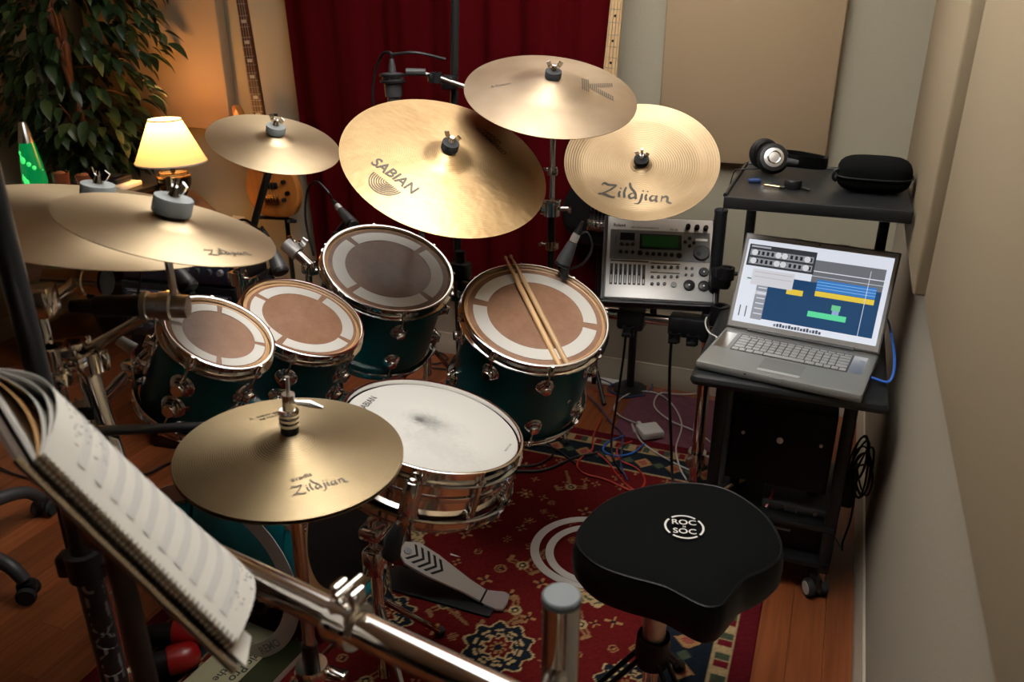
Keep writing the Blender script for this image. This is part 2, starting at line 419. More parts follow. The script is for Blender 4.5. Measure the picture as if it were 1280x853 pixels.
struct('ceiling', MB().box(((XL + XR) / 2, (YB + YF) / 2, ZC + .03), (XR - XL + .2, YB - YF + .2, .06)), 'ceiling')
def baseboard(name, a, b, nrm):
    a, b, nrm = V(a), V(b), V(nrm)
    prof = [(0, 0), (.016, 0), (.016, .062), (.012, .068), (.012, .078), (.007, .088), (.006, .098), (0, .1)]
    rings = [[p + nrm * q + V((0, 0, z)) for q, z in prof] for p in (a, b)]
    mb = MB(); mb.ring_surf(rings); struct(name, mb, 'trim')
baseboard('baseboard_back', (XL, YB, 0), (XR, YB, 0), (0, -1, 0))
baseboard('baseboard_right', (XR, YF, 0), (XR, YB - .016, 0), (-1, 0, 0))
baseboard('baseboard_left', (XL, YF, 0), (XL, YB - .016, 0), (1, 0, 0))

def panel(label, c, size, F3=None, m='fabric'):
    mb = MB(); mb.box(c, size, F3, bev=.006)
    return tag(mb.build('acoustic_panel', m, loc=c), label, 'wall panel')
panel('wide tan fabric wall panel behind the raised shelf, right half of back wall', (-.345, YB - .029, 1.655), (.60, .048, 1.37))
panel('tan fabric wall panel glowing orange behind the lit table lamp', (-3.0, YB - .035, 1.655), (.78, .06, 1.37))
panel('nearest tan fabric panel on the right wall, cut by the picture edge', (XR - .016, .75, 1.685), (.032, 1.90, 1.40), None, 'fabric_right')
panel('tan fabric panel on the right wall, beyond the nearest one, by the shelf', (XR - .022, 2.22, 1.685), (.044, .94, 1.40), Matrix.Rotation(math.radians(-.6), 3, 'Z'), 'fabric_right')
panel('shaded tan fabric panel on the left wall behind the leafy plant', (XL + .030, 2.3, 1.62), (.05, 1.2, 1.37))

# ------------------------------------------------------------------ rug (woven pattern in a colour attribute)
def build_rug():
    x0, x1, y0, y1 = -1.545, -.022, .25, 2.685
    st = .0045; nx = int((x1 - x0) / st); ny = int((y1 - y0) / st)
    X, Y = np.meshgrid(np.linspace(x0, x1, nx), np.linspace(y0, y1, ny))
    rng = np.random.default_rng(5)
    red = np.array((.080, .006, .006)); cream = np.array((.36, .25, .125)); navy = np.array((.008, .011, .016)); mar = np.array((.07, .005, .008)); tan = np.array((.25, .13, .055)); green = np.array((.05, .065, .04)); rose = np.array((.20, .05, .035))
    col = np.ones(X.shape + (3,)) * red
    ed = np.minimum.reduce([X - x0, x1 - X, Y - y0, y1 - Y])
    along = np.where(np.minimum(X - x0, x1 - X) < np.minimum(Y - y0, y1 - Y), Y, X)
    cross = ed
    def put(mask, c): col[mask] = c
    # ---- field motifs
    def poly_rose(cx, cy, r, kind):
        dx, dy = X - cx, Y - cy; d = np.hypot(dx, dy) / r; a = np.arctan2(dy, dx)
        k = 1 + .10 * np.cos(10 * a)
        if kind == 0:
            put(d < 1.02 * k, cream); put(d < .95 * k, navy)
            lobes = (np.abs(np.cos(5 * a)) > .55) & (d > .52) & (d < .82) & (np.sin(d * 38) > -.3); put(lobes, cream)
            put(d < .46 * (1 + .15 * np.cos(8 * a)), cream); put(d < .38 * (1 + .15 * np.cos(8 * a)), red); put((d < .26) & (np.cos(8 * a) > -.2), tan); put(d < .12, navy)
        elif kind == 1:
            put(d < 1.0 * k, cream); put((d < .93 * k) & (np.sin(d * 30 + 2 * np.cos(6 * a)) > .1), green); put((d < .85) & (np.cos(8 * a + 6 * d) > .45), cream)
            put(d < .45 * (1 + .2 * np.cos(6 * a)), rose); put((d < .3) & (np.cos(6 * a) > 0), cream); put(d < .12, red)
        elif kind == 2:
            put((d < 1) & (np.cos(4 * a) > -.1 + d * .9), tan); put(d < .25, navy)
        elif kind == 3:
            put((d < 1) & (d > .35) & (np.cos(6 * a) > .15), tan); put((d < 1) & (d > .75) & (np.cos(6 * a) > .6), red); put(d < .22, cream)
        elif kind == 4:
            put((d < 1) & (d > .72), tan * .8); put(d < .42, tan); put(d < .22, navy)
    def stem(ax, ay, bx, by, w, c):
        t = np.clip(((X - ax) * (bx - ax) + (Y - ay) * (by - ay)) / ((bx - ax) ** 2 + (by - ay) ** 2 + 1e-9), 0, 1)
        put(np.hypot(X - ax - t * (bx - ax), Y - ay - t * (by - ay)) < w, c)
    placed = [(-.635, 1.503, .095), (-.467, 1.823, .09), (-.467, 1.18, .09), (-1.1, 1.82, .09), (-.3, 1.5, .08), (-.3, 2.14, .08), (-.97, 1.5, .09), (-.80, 1.18, .09), (-1.3, 1.5, .09)]
    for k in range(900):
        cx, cy = x0 + rng.random() * (x1 - x0), y0 + rng.random() * (y1 - y0)
        kind = rng.choice([2, 2, 2, 3, 4]); r = {2: .018, 3: .024, 4: .014}[kind] * (0.8 + .5 * rng.random())
        if all((cx - px) ** 2 + (cy - py) ** 2 > (r + pr + .008) ** 2 for px, py, pr in placed):
            placed.append((cx, cy, r)); poly_rose(cx, cy, r, kind)
    for k in range(42):                                           # scrolls with a flower head
        cx, cy = x0 + rng.random() * (x1 - x0), y0 + rng.random() * (y1 - y0); a = rng.random() * 6.28
        ex, ey = cx + .10 * math.cos(a), cy + .10 * math.sin(a)
        stem(cx, cy, ex, ey, .0045, tan * .7)
        for sgn in (1, -1):
            fx, fy = ex + .045 * math.cos(a + sgn * 1.4), ey + .045 * math.sin(a + sgn * 1.4)
            stem(ex, ey, fx, fy, .009, tan * .8); stem(ex, ey, fx, fy, .004, red)
            stem(fx, fy, fx + .02 * math.cos(a + sgn * 2.8), fy + .02 * math.sin(a + sgn * 2.8), .006, tan * .8)
        d = np.hypot(X - ex, Y - ey); put(d < .018, cream * .8); put(d < .011, navy); put(d < .005, cream)
    for i, (cx, cy, r) in enumerate(placed[:9]): poly_rose(cx, cy, r * .92, 1 if i in (1, 3, 5, 7) else 0)
    # ---- borders from the field outwards
    b = ed < .235; put(b, cream * .7); b = ed < .228; put(b, navy)
    band = ed < .225
    tri = band & (ed > .10) & (np.abs(((along / .11) % 1) - .5) * .11 + np.abs(ed - .165) * .9 < .032); put(tri, tan)
    tri = band & (ed > .10) & (np.abs(((along / .11) % 1) - .5) * .11 + np.abs(ed - .165) * .9 < .018); put(tri, rose)
    tri = band & (ed > .10) & (np.abs((((along + .055) / .11) % 1) - .5) * .11 + np.abs(ed - .165) < .022); put(tri, green * .9)
    b = ed < .10; put(b, cream * .75); b = ed < .094
    ph = np.floor(along / .026) % 3
    for v, c in ((0, mar * 1.4), (1, green * .8), (2, cream * .8)): put(b & (ph == v), c)
    put((ed < .098) & (((along / .026) % 1) < .12), cream * .7)
    put(ed < .058, cream * .75); put(ed < .052, mar)
    col *= (1 + rng.normal(0, .10, X.shape))[..., None]
    Z = .006 + rng.normal(0, .0004, X.shape); Z[0] = Z[-1] = 0; Z[:, 0] = Z[:, -1] = 0
    ly = .2; vs = np.stack([X - x0, Y - y0, Z], -1).reshape(-1, 3)
    idx = np.arange(nx * ny).reshape(ny, nx); fs = np.stack([idx[:-1, :-1], idx[:-1, 1:], idx[1:, 1:], idx[1:, :-1]], -1).reshape(-1, 4)
    me = bpy.data.meshes.new('rug'); me.vertices.add(len(vs)); me.vertices.foreach_set('co', vs.ravel())
    me.loops.add(fs.size); me.loops.foreach_set('vertex_index', fs.ravel().astype(np.int32))
    me.polygons.add(len(fs)); me.polygons.foreach_set('loop_start', np.arange(0, fs.size, 4, dtype=np.int32))
    me.update(calc_edges=True)
    at = me.color_attributes.new('weave', 'FLOAT_COLOR', 'POINT')
    at.data.foreach_set('color', np.concatenate([np.clip(col, 0, 1), np.ones(X.shape + (1,))], -1).astype(np.float32).ravel())
    m = mat('woven_rug', (.1, .01, .01), .95, spec=.05); nt = m.node_tree
    a = nt.nodes.new('ShaderNodeVertexColor'); a.layer_name = 'weave'; nt.links.new(a.outputs[0], nt.nodes['Principled BSDF'].inputs['Base Color'])
    me.materials.append(m)
    o = bpy.data.objects.new('rug', me); COL.objects.link(o); o.location = (x0, y0, 0.0005); WM[o.name] = Matrix.Translation((x0, y0, 0.0005))
    tag(o, 'red patterned rug with navy and cream borders under the drum kit', 'rug')
build_rug()

# ------------------------------------------------------------------ cymbals
def prof_fun(R, bow, bell_r, bell_h, flip=0):
    def h(r):
        t = r / R
        z = bow * (1 - t ** 1.6)
        if flip:                                                   # turned-up outer flange
            e = max(0, (t - .78) / .22); z = -flip * (1 - t) / .22 if t > .78 else -flip - bow * .4 * (1 - (t / .78) ** 2) + bow * .4 * 0
        if r < bell_r:
            z += bell_h * (.5 + .5 * math.cos(PI * r / bell_r)) ** .8
        return z
    return h

def wing_nut_mb(F, s=1.0):
    mb = MB()
    mb.lathe([(0, 0), (.009 * s, 0), (.009 * s, .004 * s), (.006 * s, .012 * s), (.006 * s, .016 * s), (0, .017 * s)], F, 14)
    for sg in (1, -1):
        pts = [(sg * .004, 0, .008), (sg * .012, 0, .014), (sg * .017, 0, .024)]
        for k in range(2):
            a, b = V(pts[k]) * s, V(pts[k + 1]) * s; d = (b - a).normalized()
            mb.box(F @ ((a + b) / 2), ((b - a).length * 1.2, .0035 * s, .011 * s), (F.to_3x3() @ rot_to(V((-d.z, 0, d.x)) * sg, d)))
    return mb

def cymbal(name, label, c, n, R, m, bow, bell_r, bell_h, xhint, felt='felt', felt_r=.021, felt_h=.016, nut=True, flip=0, logos=(), mid=False, nutrot=0):
    F = frame(c, n, xhint); t = thing(name, label, 'cymbal', F)
    h = prof_fun(R, bow, bell_r, bell_h, flip)
    rs = [.006] + [bell_r * k / 10 for k in range(1, 11)] + [bell_r + (R - bell_r) * k / 16 for k in range(1, 17)]
    prof = [(r, h(r)) for r in rs]; prof += [(r, h(r) - .0013) for r in reversed(rs)]
    mb = MB(); mb.lathe(prof, F, 96, closed=True); mb.build('bronze_disc', CY[m], t, ang=1.2)
    for geo, size, pos, ang, inkm, nm, cen in logos:
        px, py = pos; a_ = math.radians(ang); ca, sa = math.cos(a_), math.sin(a_)
        hf = lambda X, Y: h(math.hypot(px + X * ca - Y * sa, py + X * sa + Y * ca)) + .0009
        put_flat(MB(), geo, F @ Matrix.Translation((px, py, 0)) @ Matrix.Rotation(a_, 4, 'Z'), size, cen, hf).build(nm, inkm, t, flat=True)
    z0 = h(.008)
    mb = MB(); r = felt_r
    mb.lathe([(.004, z0), (r * .98, z0), (r, z0 + .001), (r, z0 + felt_h - .0015), (r * .98, z0 + felt_h), (.004, z0 + felt_h)], F, 28); mb.build('felt_washer', felt, t, ang=.4)
    if nut:
        wing_nut_mb(F @ Matrix.Rotation(nutrot, 4, 'Z') @ Matrix.Translation((0, 0, z0 + felt_h))).build('wing_nut', 'chrome', t)
    return t, F, h

def ctr(body, dx=0, dy=0): return text_geo(body)
# circular SABIAN emblem: concentric arcs
def arcs_geo(rs, w, a0, a1):
    vs, fs = [], []
    for r in rs:
        o = len(vs); n = 40
        for k in range(n + 1):
            a = a0 + (a1 - a0) * k / n
            vs += [((r - w) * math.cos(a), (r - w) * math.sin(a)), ((r + w) * math.cos(a), (r + w) * math.sin(a))]
        fs += [(o + 2 * k, o + 2 * k + 1, o + 2 * k + 3, o + 2 * k + 2) for k in range(n)]
    return vs, fs
emblem = arcs_geo([.08 + .118 * k for k in range(8)], .030, PI, 2 * PI)
kgeo = ([], [])
def bar_poly(pts): o = len(kgeo[0]); kgeo[0].extend(pts); kgeo[1].append(tuple(range(o, o + len(pts))))
for k in range(16):                                                # K cut into upright stripes like the print
    x0 = k * .068; x1 = x0 + .044; e = (x0 - .24) * .62
    if x0 < .24: spans = [(0, 1)]
    elif e < .15: spans = [(.5 - e - .16, .5 + e + .16)]
    else: spans = [(.5 - e - .16, .5 - e + .14), (.5 + e - .14, .5 + e + .16)]
    for lo, hi in spans:
        for q in range(8): a_, b_ = lo + (hi - lo) * q / 8, lo + (hi - lo) * (q + 1) / 8; bar_poly([(x0, a_), (x1, a_), (x1, b_), (x0, b_)])

I = .0254
R20 = 10.3 * I
CYM = {}
CYM['ride'] = cymbal('cymbal', 'large golden cymbal printed SABIAN, tilted between two drums', (-.911, 1.854, 1.157), (.404, -.309, .861), R20, 'ride', .022, R20 * .26, .026, (1, 0, 0), 'dfelt', .0215, .02,
    logos=[(text_geo('SABIAN'), .041, (-.076, -.137), -17.5, 'cymink', 'maker_name', (0, 0)), (emblem, .047, (-.081, -.165), -17.5, 'cymink', 'maker_emblem', (0, 0)),
           (text_geo('HAND'), .022, (.058, .172), -26.7, 'cymink', 'series_name', (0, 0)), (text_geo('HAMMERED'), .022, (.062, .150), -26.7, 'cymink', 'series_name', (0, 0))])
CYM['K'] = cymbal('cymbal', 'topmost pale cymbal with a large striped K print', (-.73, 2.126, 1.304), (.209, -.298, .932), 9 * I, 'pale', .026, 9 * I * .5, .022, (1, 0, 0), 'dfelt', .0215, .017, nutrot=.4,
    logos=[(kgeo, .080, (.078, .014), 17, 'cymink', 'letter_mark', (0, 0)), (text_geo('A Custom'), .013, (-.124, -.048), 37, 'cymink', 'series_name', (0, 0))])
CYM['china'] = cymbal('cymbal', 'upturned-rim cymbal with a large script name above the drum module', (-.545, 2.424, 1.093), (.141, -.587, .797), 9 * I, 'china', .014, 9 * I * .16, .014, (1, 0, 0), 'dfelt', .022, .016, flip=.018,
    logos=[(SCRIPT, .052, (.01, -.118), 4.3, 'cymink', 'maker_name', (1.95, .35))])
CYM['left'] = cymbal('cymbal', 'plain medium cymbal in front of the lit wall, beside the lamp', (-1.337, 1.745, 1.2), (.318, -.111, .942), 6.5 * I, 'crash', .014, 6.5 * I * .3, .016, (1, 0, 0), 'felt', .024, .018)
CYM['splash'] = cymbal('cymbal', 'small cymbal overlapping the big one at far left, script print near its right edge', (-.906, .914, 1.232), (.25, .163, .954), .155, 'crash', .010, .155 * .33, .013, (1, .3, 0), 'felt', .028, .024,
    logos=[(SCRIPT, .0175, (.109, -.042), 58, 'cymink', 'maker_name', (1.95, .35))], nutrot=-.4)
CYM['big'] = cymbal('cymbal', 'biggest cymbal at far left, cut off by the picture edge', (-1.231, 1.074, 1.169), (.182, .104, .978), .254, 'crash', .026, .254 * .27, .024, (1, 0, 0), 'felt', .029, .022, nutrot=.2)

def hihat():
    c, n, R = (-.746, .927, .877), (.081, -.003, .997), .1778
    F = frame(c, n, (1, 0, 0)); t = thing('hi_hat', 'pair of hi-hat cymbals in front of the white snare drum', 'cymbal', F)
    h = prof_fun(R, .016, R * .34, .022)
    rs = [.006] + [R * .34 * k / 10 for k in range(1, 11)] + [R * .34 + R * .66 * k / 16 for k in range(1, 17)]
    mb = MB(); mb.lathe([(r, h(r)) for r in rs] + [(r, h(r) - .0013) for r in reversed(rs)], F, 96, closed=True); mb.build('top_disc', CY['hat'], t, ang=1.2)
    mb = MB(); mb.lathe([(r, -h(r) - .006) for r in rs] + [(r, -h(r) - .0073) for r in reversed(rs)], F, 96, closed=True); mb.build('bottom_disc', CY['hat'], t, ang=1.2)
    def logo(geo, size, pos, ang, nm, cen=(0, 0)):
        px, py = pos; a_ = math.radians(ang); ca, sa = math.cos(a_), math.sin(a_)
        put_flat(MB(), geo, F @ Matrix.Translation((px, py, 0)) @ Matrix.Rotation(a_, 4, 'Z'), size, cen, lambda X, Y: h(math.hypot(px + X * ca - Y * sa, py + X * sa + Y * ca)) + .0008).build(nm, 'cymink', t, flat=True)
    logo(SCRIPT, .0205, (.098, -.066), 54, 'maker_name', (1.95, .3)); logo(text_geo('avedis'), .0135, (.064, -.064), 56, 'maker_prefix')
    logo(text_geo('A  NEW BEAT'), .0105, (-.092, .066), 58, 'series_name'); logo(text_geo('HI HATS'), .0095, (-.083, .060), 58, 'series_line')
    # clutch
    z = h(.007); mb = MB()
    mb.lathe([(.003, z), (.014, z), (.014, z + .013), (.003, z + .013)], F, 20); mb.build('felt_washer', 'rubber', t)
    mb = MB(); z += .013
    for k in range(3): mb.lathe([(.003, z + k * .009), (.0155, z + k * .009), (.0165, z + k * .009 + .003), (.0155, z + k * .009 + .007), (.003, z + k * .0071 + .007)], F, 20)
    mb.lathe([(.003, z + .027), (.010, z + .027), (.010, z + .055), (.003, z + .055)], F, 16)
    mb.build('clutch', 'chrome', t)
    mb = MB(); a = F @ V((.012, .006, z + .04)); b = F @ V((.05, .018, z + .035))
    mb.tube([F @ V((.008, .004, z + .042)), a, F @ V((.03, .012, z + .04)), b], [.003, .004, .006, .0025], 8); mb.build('wing_screw', 'steel', t)
hihat()

# ------------------------------------------------------------------ drums
LUG = {}
def turret_mesh(s):
    if s not in LUG:                                               # round turret lug pointing along +z
        LUG[s] = local_mesh(MB().lathe([(.0001, 0.00000 * s), (.0185 * s, 0.00000 * s), (.0185 * s, 0.00222 * s), (.0165 * s, 0.00444 * s), (.0150 * s, 0.00518 * s), (.0150 * s, 0.00740 * s), (.0128 * s, 0.00851 * s), (.0128 * s, 0.01110 * s), (.0098 * s, 0.01221 * s), (.0098 * s, 0.01628 * s), (.0085 * s, 0.01850 * s), (.0001, 0.01887 * s)], seg=20), 'chrome', name='turret_lug')
    return LUG[s]

def rod_mesh(n, ear=.020):
    k = ('rod', round(n, 4), ear)
    if k not in LUG:
        mb = MB().lathe([(.0001, .0005), (.0042, .0005), (.0042, -.0205), (.010, -.0206), (.0105, -.0265), (.0026, -.0266), (.0026, -.026 - n), (.0001, -.026 - n)], seg=10)
        LUG[k] = local_mesh(mb, 'chrome', name='tension_rod')
    return LUG[k]

def hoop_mb(F, R, z0, up=1, h=.027):
    """triple flanged steel hoop; its rim at z0, skirt towards -up"""
    P = [(R - .0035, 0), (R + .0005, .0012), (R + .0035, 0), (R + .0035, -.0035), (R - .0005, -.0055), (R - .0015, -h + .006), (R + .008, -h + .003), (R + .0095, -h), (R + .007, -h - .003), (R - .003, -h + .001), (R - .0038, -.006)]
    return MB().lathe([(r, z0 + up * z) for r, z in P], F, 64, closed=True)

def tom(label, c, n, R, D, nl, phase, arcs, ls=1.0, vents=(), group='blue green drums', mount=None):
    F = frame(c, n, (1, 0, 0)); t = thing('tom_drum', label, 'drum', F @ Matrix.Identity(4), group)
    rs = R - .009                                                  # shell radius
    MB().lathe([(rs, -.022), (rs, -D + .012), (rs - .008, -D + .010), (rs - .008, -.02)], F, 64, closed=True).build('shell', 'teal', t)
    hoop_mb(F, R, 0).build('batter_hoop', 'chrome', t)
    hoop_mb(F, R, -D, up=-1, h=.024).build('resonant_hoop', 'chrome', t)
    MB().lathe([(R - .0045, -.0125), (R - .0045, -.010), (R - .011, -.0075), (R - .016, -.010)], F, 64, closed=True).build('bearing_collar', 'teakhead', t)
    MB().lathe([(.0001, -.0085), (R - .012, -.0085), (R - .012, -.0105), (.0001, -.0105)], F, 64).build('batter_head', 'tomhead', t)
    MB().lathe([(.0001, -D + .010), (R - .012, -D + .010), (R - .012, -D + .008), (.0001, -D + .008)], F, 48).build('resonant_head', 'tomhead', t)
    for a0, a1 in arcs:
        MB().lathe([(R * .665, -.0083), (R * .855, -.0083), (R * .855, -.0075), (R * .665, -.0075)], F, 28, True, math.radians(a0), math.radians(a1)).build('muffle_strip', 'offwhite', t)
    me = turret_mesh(ls); rod = None
    for k in range(nl):
        a = math.radians(phase + 360 * k / nl); d = V((math.cos(a), math.sin(a), 0))
        for zz, off in ((-.072 * (.6 + .4 * ls), 0), (-D + .062 * (.6 + .4 * ls), 0)):
            T = F @ Matrix.Translation(d * (rs - .0005) + V((0, 0, zz))) @ rot_to(d, (0, 0, 1)).to_4x4()
            inst(me, 'turret_lug', T, t)
        p = d * (rs + .0115); kz = .62 + .42 * ls
        for z0, sg in ((0, 1), (-D, -1)):
            T = F @ Matrix.Translation(p + V((0, 0, z0))) @ Matrix.Rotation(a, 4, 'Z') @ Matrix.Diagonal((1, 1, sg, 1))
            inst(rod_mesh(.066 * kz - .026), 'tension_rod', T, t)
    for a, zz in vents:
        a = math.radians(a); d = V((math.cos(a), math.sin(a), 0)); T = F @ Matrix.Translation(d * rs + V((0, 0, zz))) @ rot_to(d, (0, 0, 1)).to_4x4()
        MB().lathe([(.003, 0), (.006, 0), (.0055, .0025), (.003, .003)], T, 14, closed=True).build('air_vent', 'chrome', t)
    return t, F
g4 = lambda p, ga=7, n=4: [(p + 360 / n * k + ga / 2, p + 360 / n * (k + 1) - ga / 2) for k in range(n)]
tom('smallest blue-green drum at left, with four white muffling strips', (-1.105, 1.204, .926), (.506, .058, .861), .109, .212, 5, -75, g4(42), 1.4, [(-60, -.13)])
tom('second smallest blue-green drum, behind the smallest one', (-1.12, 1.499, .85), (.437, -.015, .899), .143, .215, 6, -62, g4(10), 1.4)
tom('blue-green drum under the large golden cymbal', (-1.079, 1.835, .877), (.39, -.213, .896), .174, .262, 6, -48, g4(76), 1.3)
FT = tom('blue-green drum with two drumsticks lying on its head', (-.654, 1.818, .81), (.294, -.267, .918), .186, .300, 8, -58, [(18.5, 189.5), (198.5, 369.5)], 1.3, [(-28, -.17)])

def snare():
    c, n, R, D = (-.696, 1.324, .739), (.223, .103, .969), .186, .135
    F = frame(c, n, (1, 0, 0)); t = thing('snare_drum', 'chrome snare drum with a worn white head', 'drum', F)
    rs = R - .010
    prof = [(rs, -.020), (rs, -D * .44), (rs + .004, -D * .46), (rs + .0045, -D * .5), (rs + .004, -D * .54), (rs, -D * .56), (rs, -D + .015), (rs - .004, -D + .015), (rs - .004, -.02)]
    MB().lathe(prof, F, 80, closed=True).build('shell', 'chrome', t, ang=.4)
    hoop_mb(F, R, 0, 1, .028).build('batter_hoop', 'chrome', t)
    hoop_mb(F, R, -D, -1, .026).build('resonant_hoop', 'chrome', t)
    MB().lathe([(.0001, -.007), (R - .012, -.007), (R - .006, -.012), (.0001, -.012)], F, 72).build('batter_head', 'snarehead', t)
    MB().lathe([(.0001, -D + .010), (R - .012, -D + .010), (R - .012, -D + .008), (.0001, -D + .008)], F, 48).build('resonant_head', 'offwhite', t)
    for k in range(10):
        a = math.radians(-68 + 36 * k); d = V((math.cos(a), math.sin(a), 0)); p = d * (rs + .011); R3 = F.to_3x3() @ Matrix.Rotation(a, 3, 'Z')
        mb = MB(); mb.cyl(F @ (p + V((0, 0, -.032))), F @ (p + V((0, 0, -D + .032))), .0055, seg=12)
        for zz in (-.038, -D * .5, -D + .038): mb.box(F @ (d * (rs + .004) + V((0, 0, zz))), (.016, .013, .011), R3, bev=.003)
        mb.build('tube_lug', 'chrome', t)
        for z0, sg in ((0, 1), (-D, -1)):
            inst(rod_mesh(.012, .022), 'tension_rod', F @ Matrix.Translation(p + V((0, 0, z0))) @ Matrix.Rotation(a, 4, 'Z') @ Matrix.Diagonal((1, 1, sg, 1)), t)
    # strainer on the camera side
    a = math.radians(-73); d = V((math.cos(a), math.sin(a), 0)); R3 = F.to_3x3() @ Matrix.Rotation(a, 3, 'Z')
    mb = MB(); mb.box(F @ (d * (rs + .012) + V((0, 0, -.068))), (.018, .030, .085), R3, bev=.005)
    mb.box(F @ (d * (rs + .026) + V((0, 0, -.060))), (.016, .022, .075), R3, bev=.005)
    mb.lathe([(.0001, 0), (.009, 0), (.009, .012), (.006, .014), (.0001, .014)], F @ Matrix.Translation(d * (rs + .02) + V((0, 0, -.03))), 16)
    mb.build('strainer', 'chrome', t)
    mb = MB(); mb.box(F @ (d * (rs + .024) + V((0, 0, -.118))), (.006, .020, .052), R3, bev=.002); mb.build('strap_clamp', 'nickel', t)
    mb = MB(); mb.sheet([[F @ (d * (rs + .020 + .004 * k) + V((-.010 * math.sin(a) * 0 + sx * .010 * -math.sin(a), sx * .010 * math.cos(a), -.135 - .012 * k))) for sx in (-1, 1)] for k in range(4)], .0008); mb.build('snare_strap', 'silver', t)
    put = MB(); G = F @ Matrix.Translation((-.143, -.025, -.0066)) @ Matrix.Rotation(math.radians(97), 4, 'Z')
    put_flat(put, text_geo('SABIAN'), G, .021).build('head_print', 'ink', t, flat=True)
    put = MB(); G = F @ Matrix.Translation((.156, .036, -.0066)) @ Matrix.Rotation(math.radians(93), 4, 'Z')
    put_flat(put, text_geo('MADE IN USA'), G, .006).build('small_print', 'mgrey', t, flat=True)
snare()

def kick():
    c = (-1.06, 1.56, .295); F = frame(c, (1, 0, 0), (0, 1, 0)); R, D = .278, .33
    t = thing('bass_drum', 'large blue-green bass drum lying on its side under the smaller drums', 'drum', F, 'blue green drums')
    MB().lathe([(R, -.03), (R, -D + .03), (R - .008, -D + .03), (R - .008, -.03)], F, 72, closed=True).build('shell', 'teal', t)
    for z, nm in ((-.002, 'batter_hoop'), (-D, 'front_hoop')):
        MB().lathe([(R - .004, z - .018), (R + .012, z - .018), (R + .013, z), (R + .012, z + .018), (R - .004, z + .018)], F, 72, closed=True).build(nm, 'teal', t)
    MB().lathe([(.0001, -.004), (R - .004, -.004), (R - .004, -.008), (.0001, -.008)], F, 72).build('batter_head', 'black', t)
    MB().lathe([(R * .80, -.0035), (R * .97, -.0035), (R * .97, -.0025), (R * .80, -.0025)], F, 72, closed=True).build('head_edge_band', 'pine', t)
    MB().lathe([(.0001, -D + .002), (R - .004, -D + .002), (R - .004, -D - .002), (.0001, -D - .002)], F, 72).build('front_head', 'black', t)
    for k in range(8):
        a = math.radians(22.5 + 45 * k); d = V((math.cos(a), math.sin(a), 0)); R3 = F.to_3x3() @ Matrix.Rotation(a, 3, 'Z')
        for z, s in ((.02, -1), (-D - .02, 1)):
            mb = MB(); mb.box(F @ (d * (R + .012) + V((0, 0, z + s * .018))), (.008, .022, .045), R3, bev=.003); mb.box(F @ (d * (R + .002) + V((0, 0, z))), (.026, .022, .008), R3, bev=.003)
            mb.cyl(F @ (d * (R + .013) + V((0, 0, z - s * .01))), F @ (d * (R + .013) + V((0, 0, z + s * .11))), .0035, seg=8); mb.build('claw_hook', 'chrome', t)
            inst(turret_mesh(1.0), 'turret_lug', F @ Matrix.Translation(d * R + V((0, 0, z + s * .115))) @ rot_to(d, (0, 0, 1)).to_4x4(), t)
    for sg in (-1, 1):
        mb = MB(); a = F @ V((sg * R * .8, -R * .62, -D + .09)); b = V((a.x - .10, a.y + sg * .10, .008))
        mb.cyl(a, b, .008, seg=10); mb.ball(b, .012, 10, 6); mb.build('spur', 'chrome', t)
kick()

def ring(label, F, R, w, group=None, text=None):
    mb = MB(); mb.lathe([(R - w, 0), (R, 0), (R, .0014), (R - w, .0014)], F, 96, closed=True)
    o = mb.build('muffling_ring', 'ring', F=F); tag(o, label, 'muffling ring', group)
    if text:
        G = F @ Matrix.Rotation(math.radians(text[1]), 4, 'Z') @ Matrix.Translation((0, -(R - w / 2), .0018)) @ Matrix.Rotation(PI, 4, 'Z') if text[2] else F @ Matrix.Rotation(math.radians(text[1]), 4, 'Z') @ Matrix.Translation((0, -(R - w / 2), .0018))
        put_flat(MB(), text_geo(text[0]), G, .030).build('print', 'mgrey', o, flat=True)
    return o
ring('big grey muffling ring standing on edge against the bass drum', frame((-1.273, 1.24, .2475), (-.0, -1, .03), (1, 0, 0)), .2465, .042, None, ('REMO', 40, False))
ring('outer and larger of two pale rings lying on the rug', frame((-.535, 1.965, .0075), (0, 0, 1)), .172, .026)
ring('inner and smaller of two pale rings lying on the rug', frame((-.515, 1.955, .0095), (0, 0, 1)), .142, .024)

# drumsticks
def drumstick(label, a, b, text=False, group=None):
    a, b = V(a), V(b); d = (b - a); L = d.length; F = frame(a, d, (1, 0, 0)); mb = MB()
    mb.lathe([(.0001, 0), (.003, .0005), (.0045, .004), (.0045, .008), (.003, .0115), (.0028, .013), (.0035, .03), (.0055, .08), (.0072, .12), (.0072, L - .006), (.006, L - .001), (.0001, L)], F, 16)
    o = mb.build('drumstick', 'stick', F=F); tag(o, label, 'drumstick', group)
    return o
drumstick('left of the two wooden drumsticks lying on a drum head', (-.7925, 1.953, .9015), (-.5475, 1.692, .7295))
o = drumstick('right of the two wooden drumsticks lying on a drum head', (-.7825, 1.967, .9025), (-.5315, 1.705, .7305))

# ------------------------------------------------------------------ where a photograph point lies at a known depth
def _ray(px, py): return Rw @ V((px - 640, py - 426.5, 1027.45))
EYE = V((0, 0, 1.55))
def aty(px, py, y): d = _ray(px, py); return EYE + d * (y / d.y)
def atz(px, py, z): d = _ray(px, py); return EYE + d * ((z - 1.55) / d.z)
def atx(px, py, x): d = _ray(px, py); return EYE + d * (x / d.x)

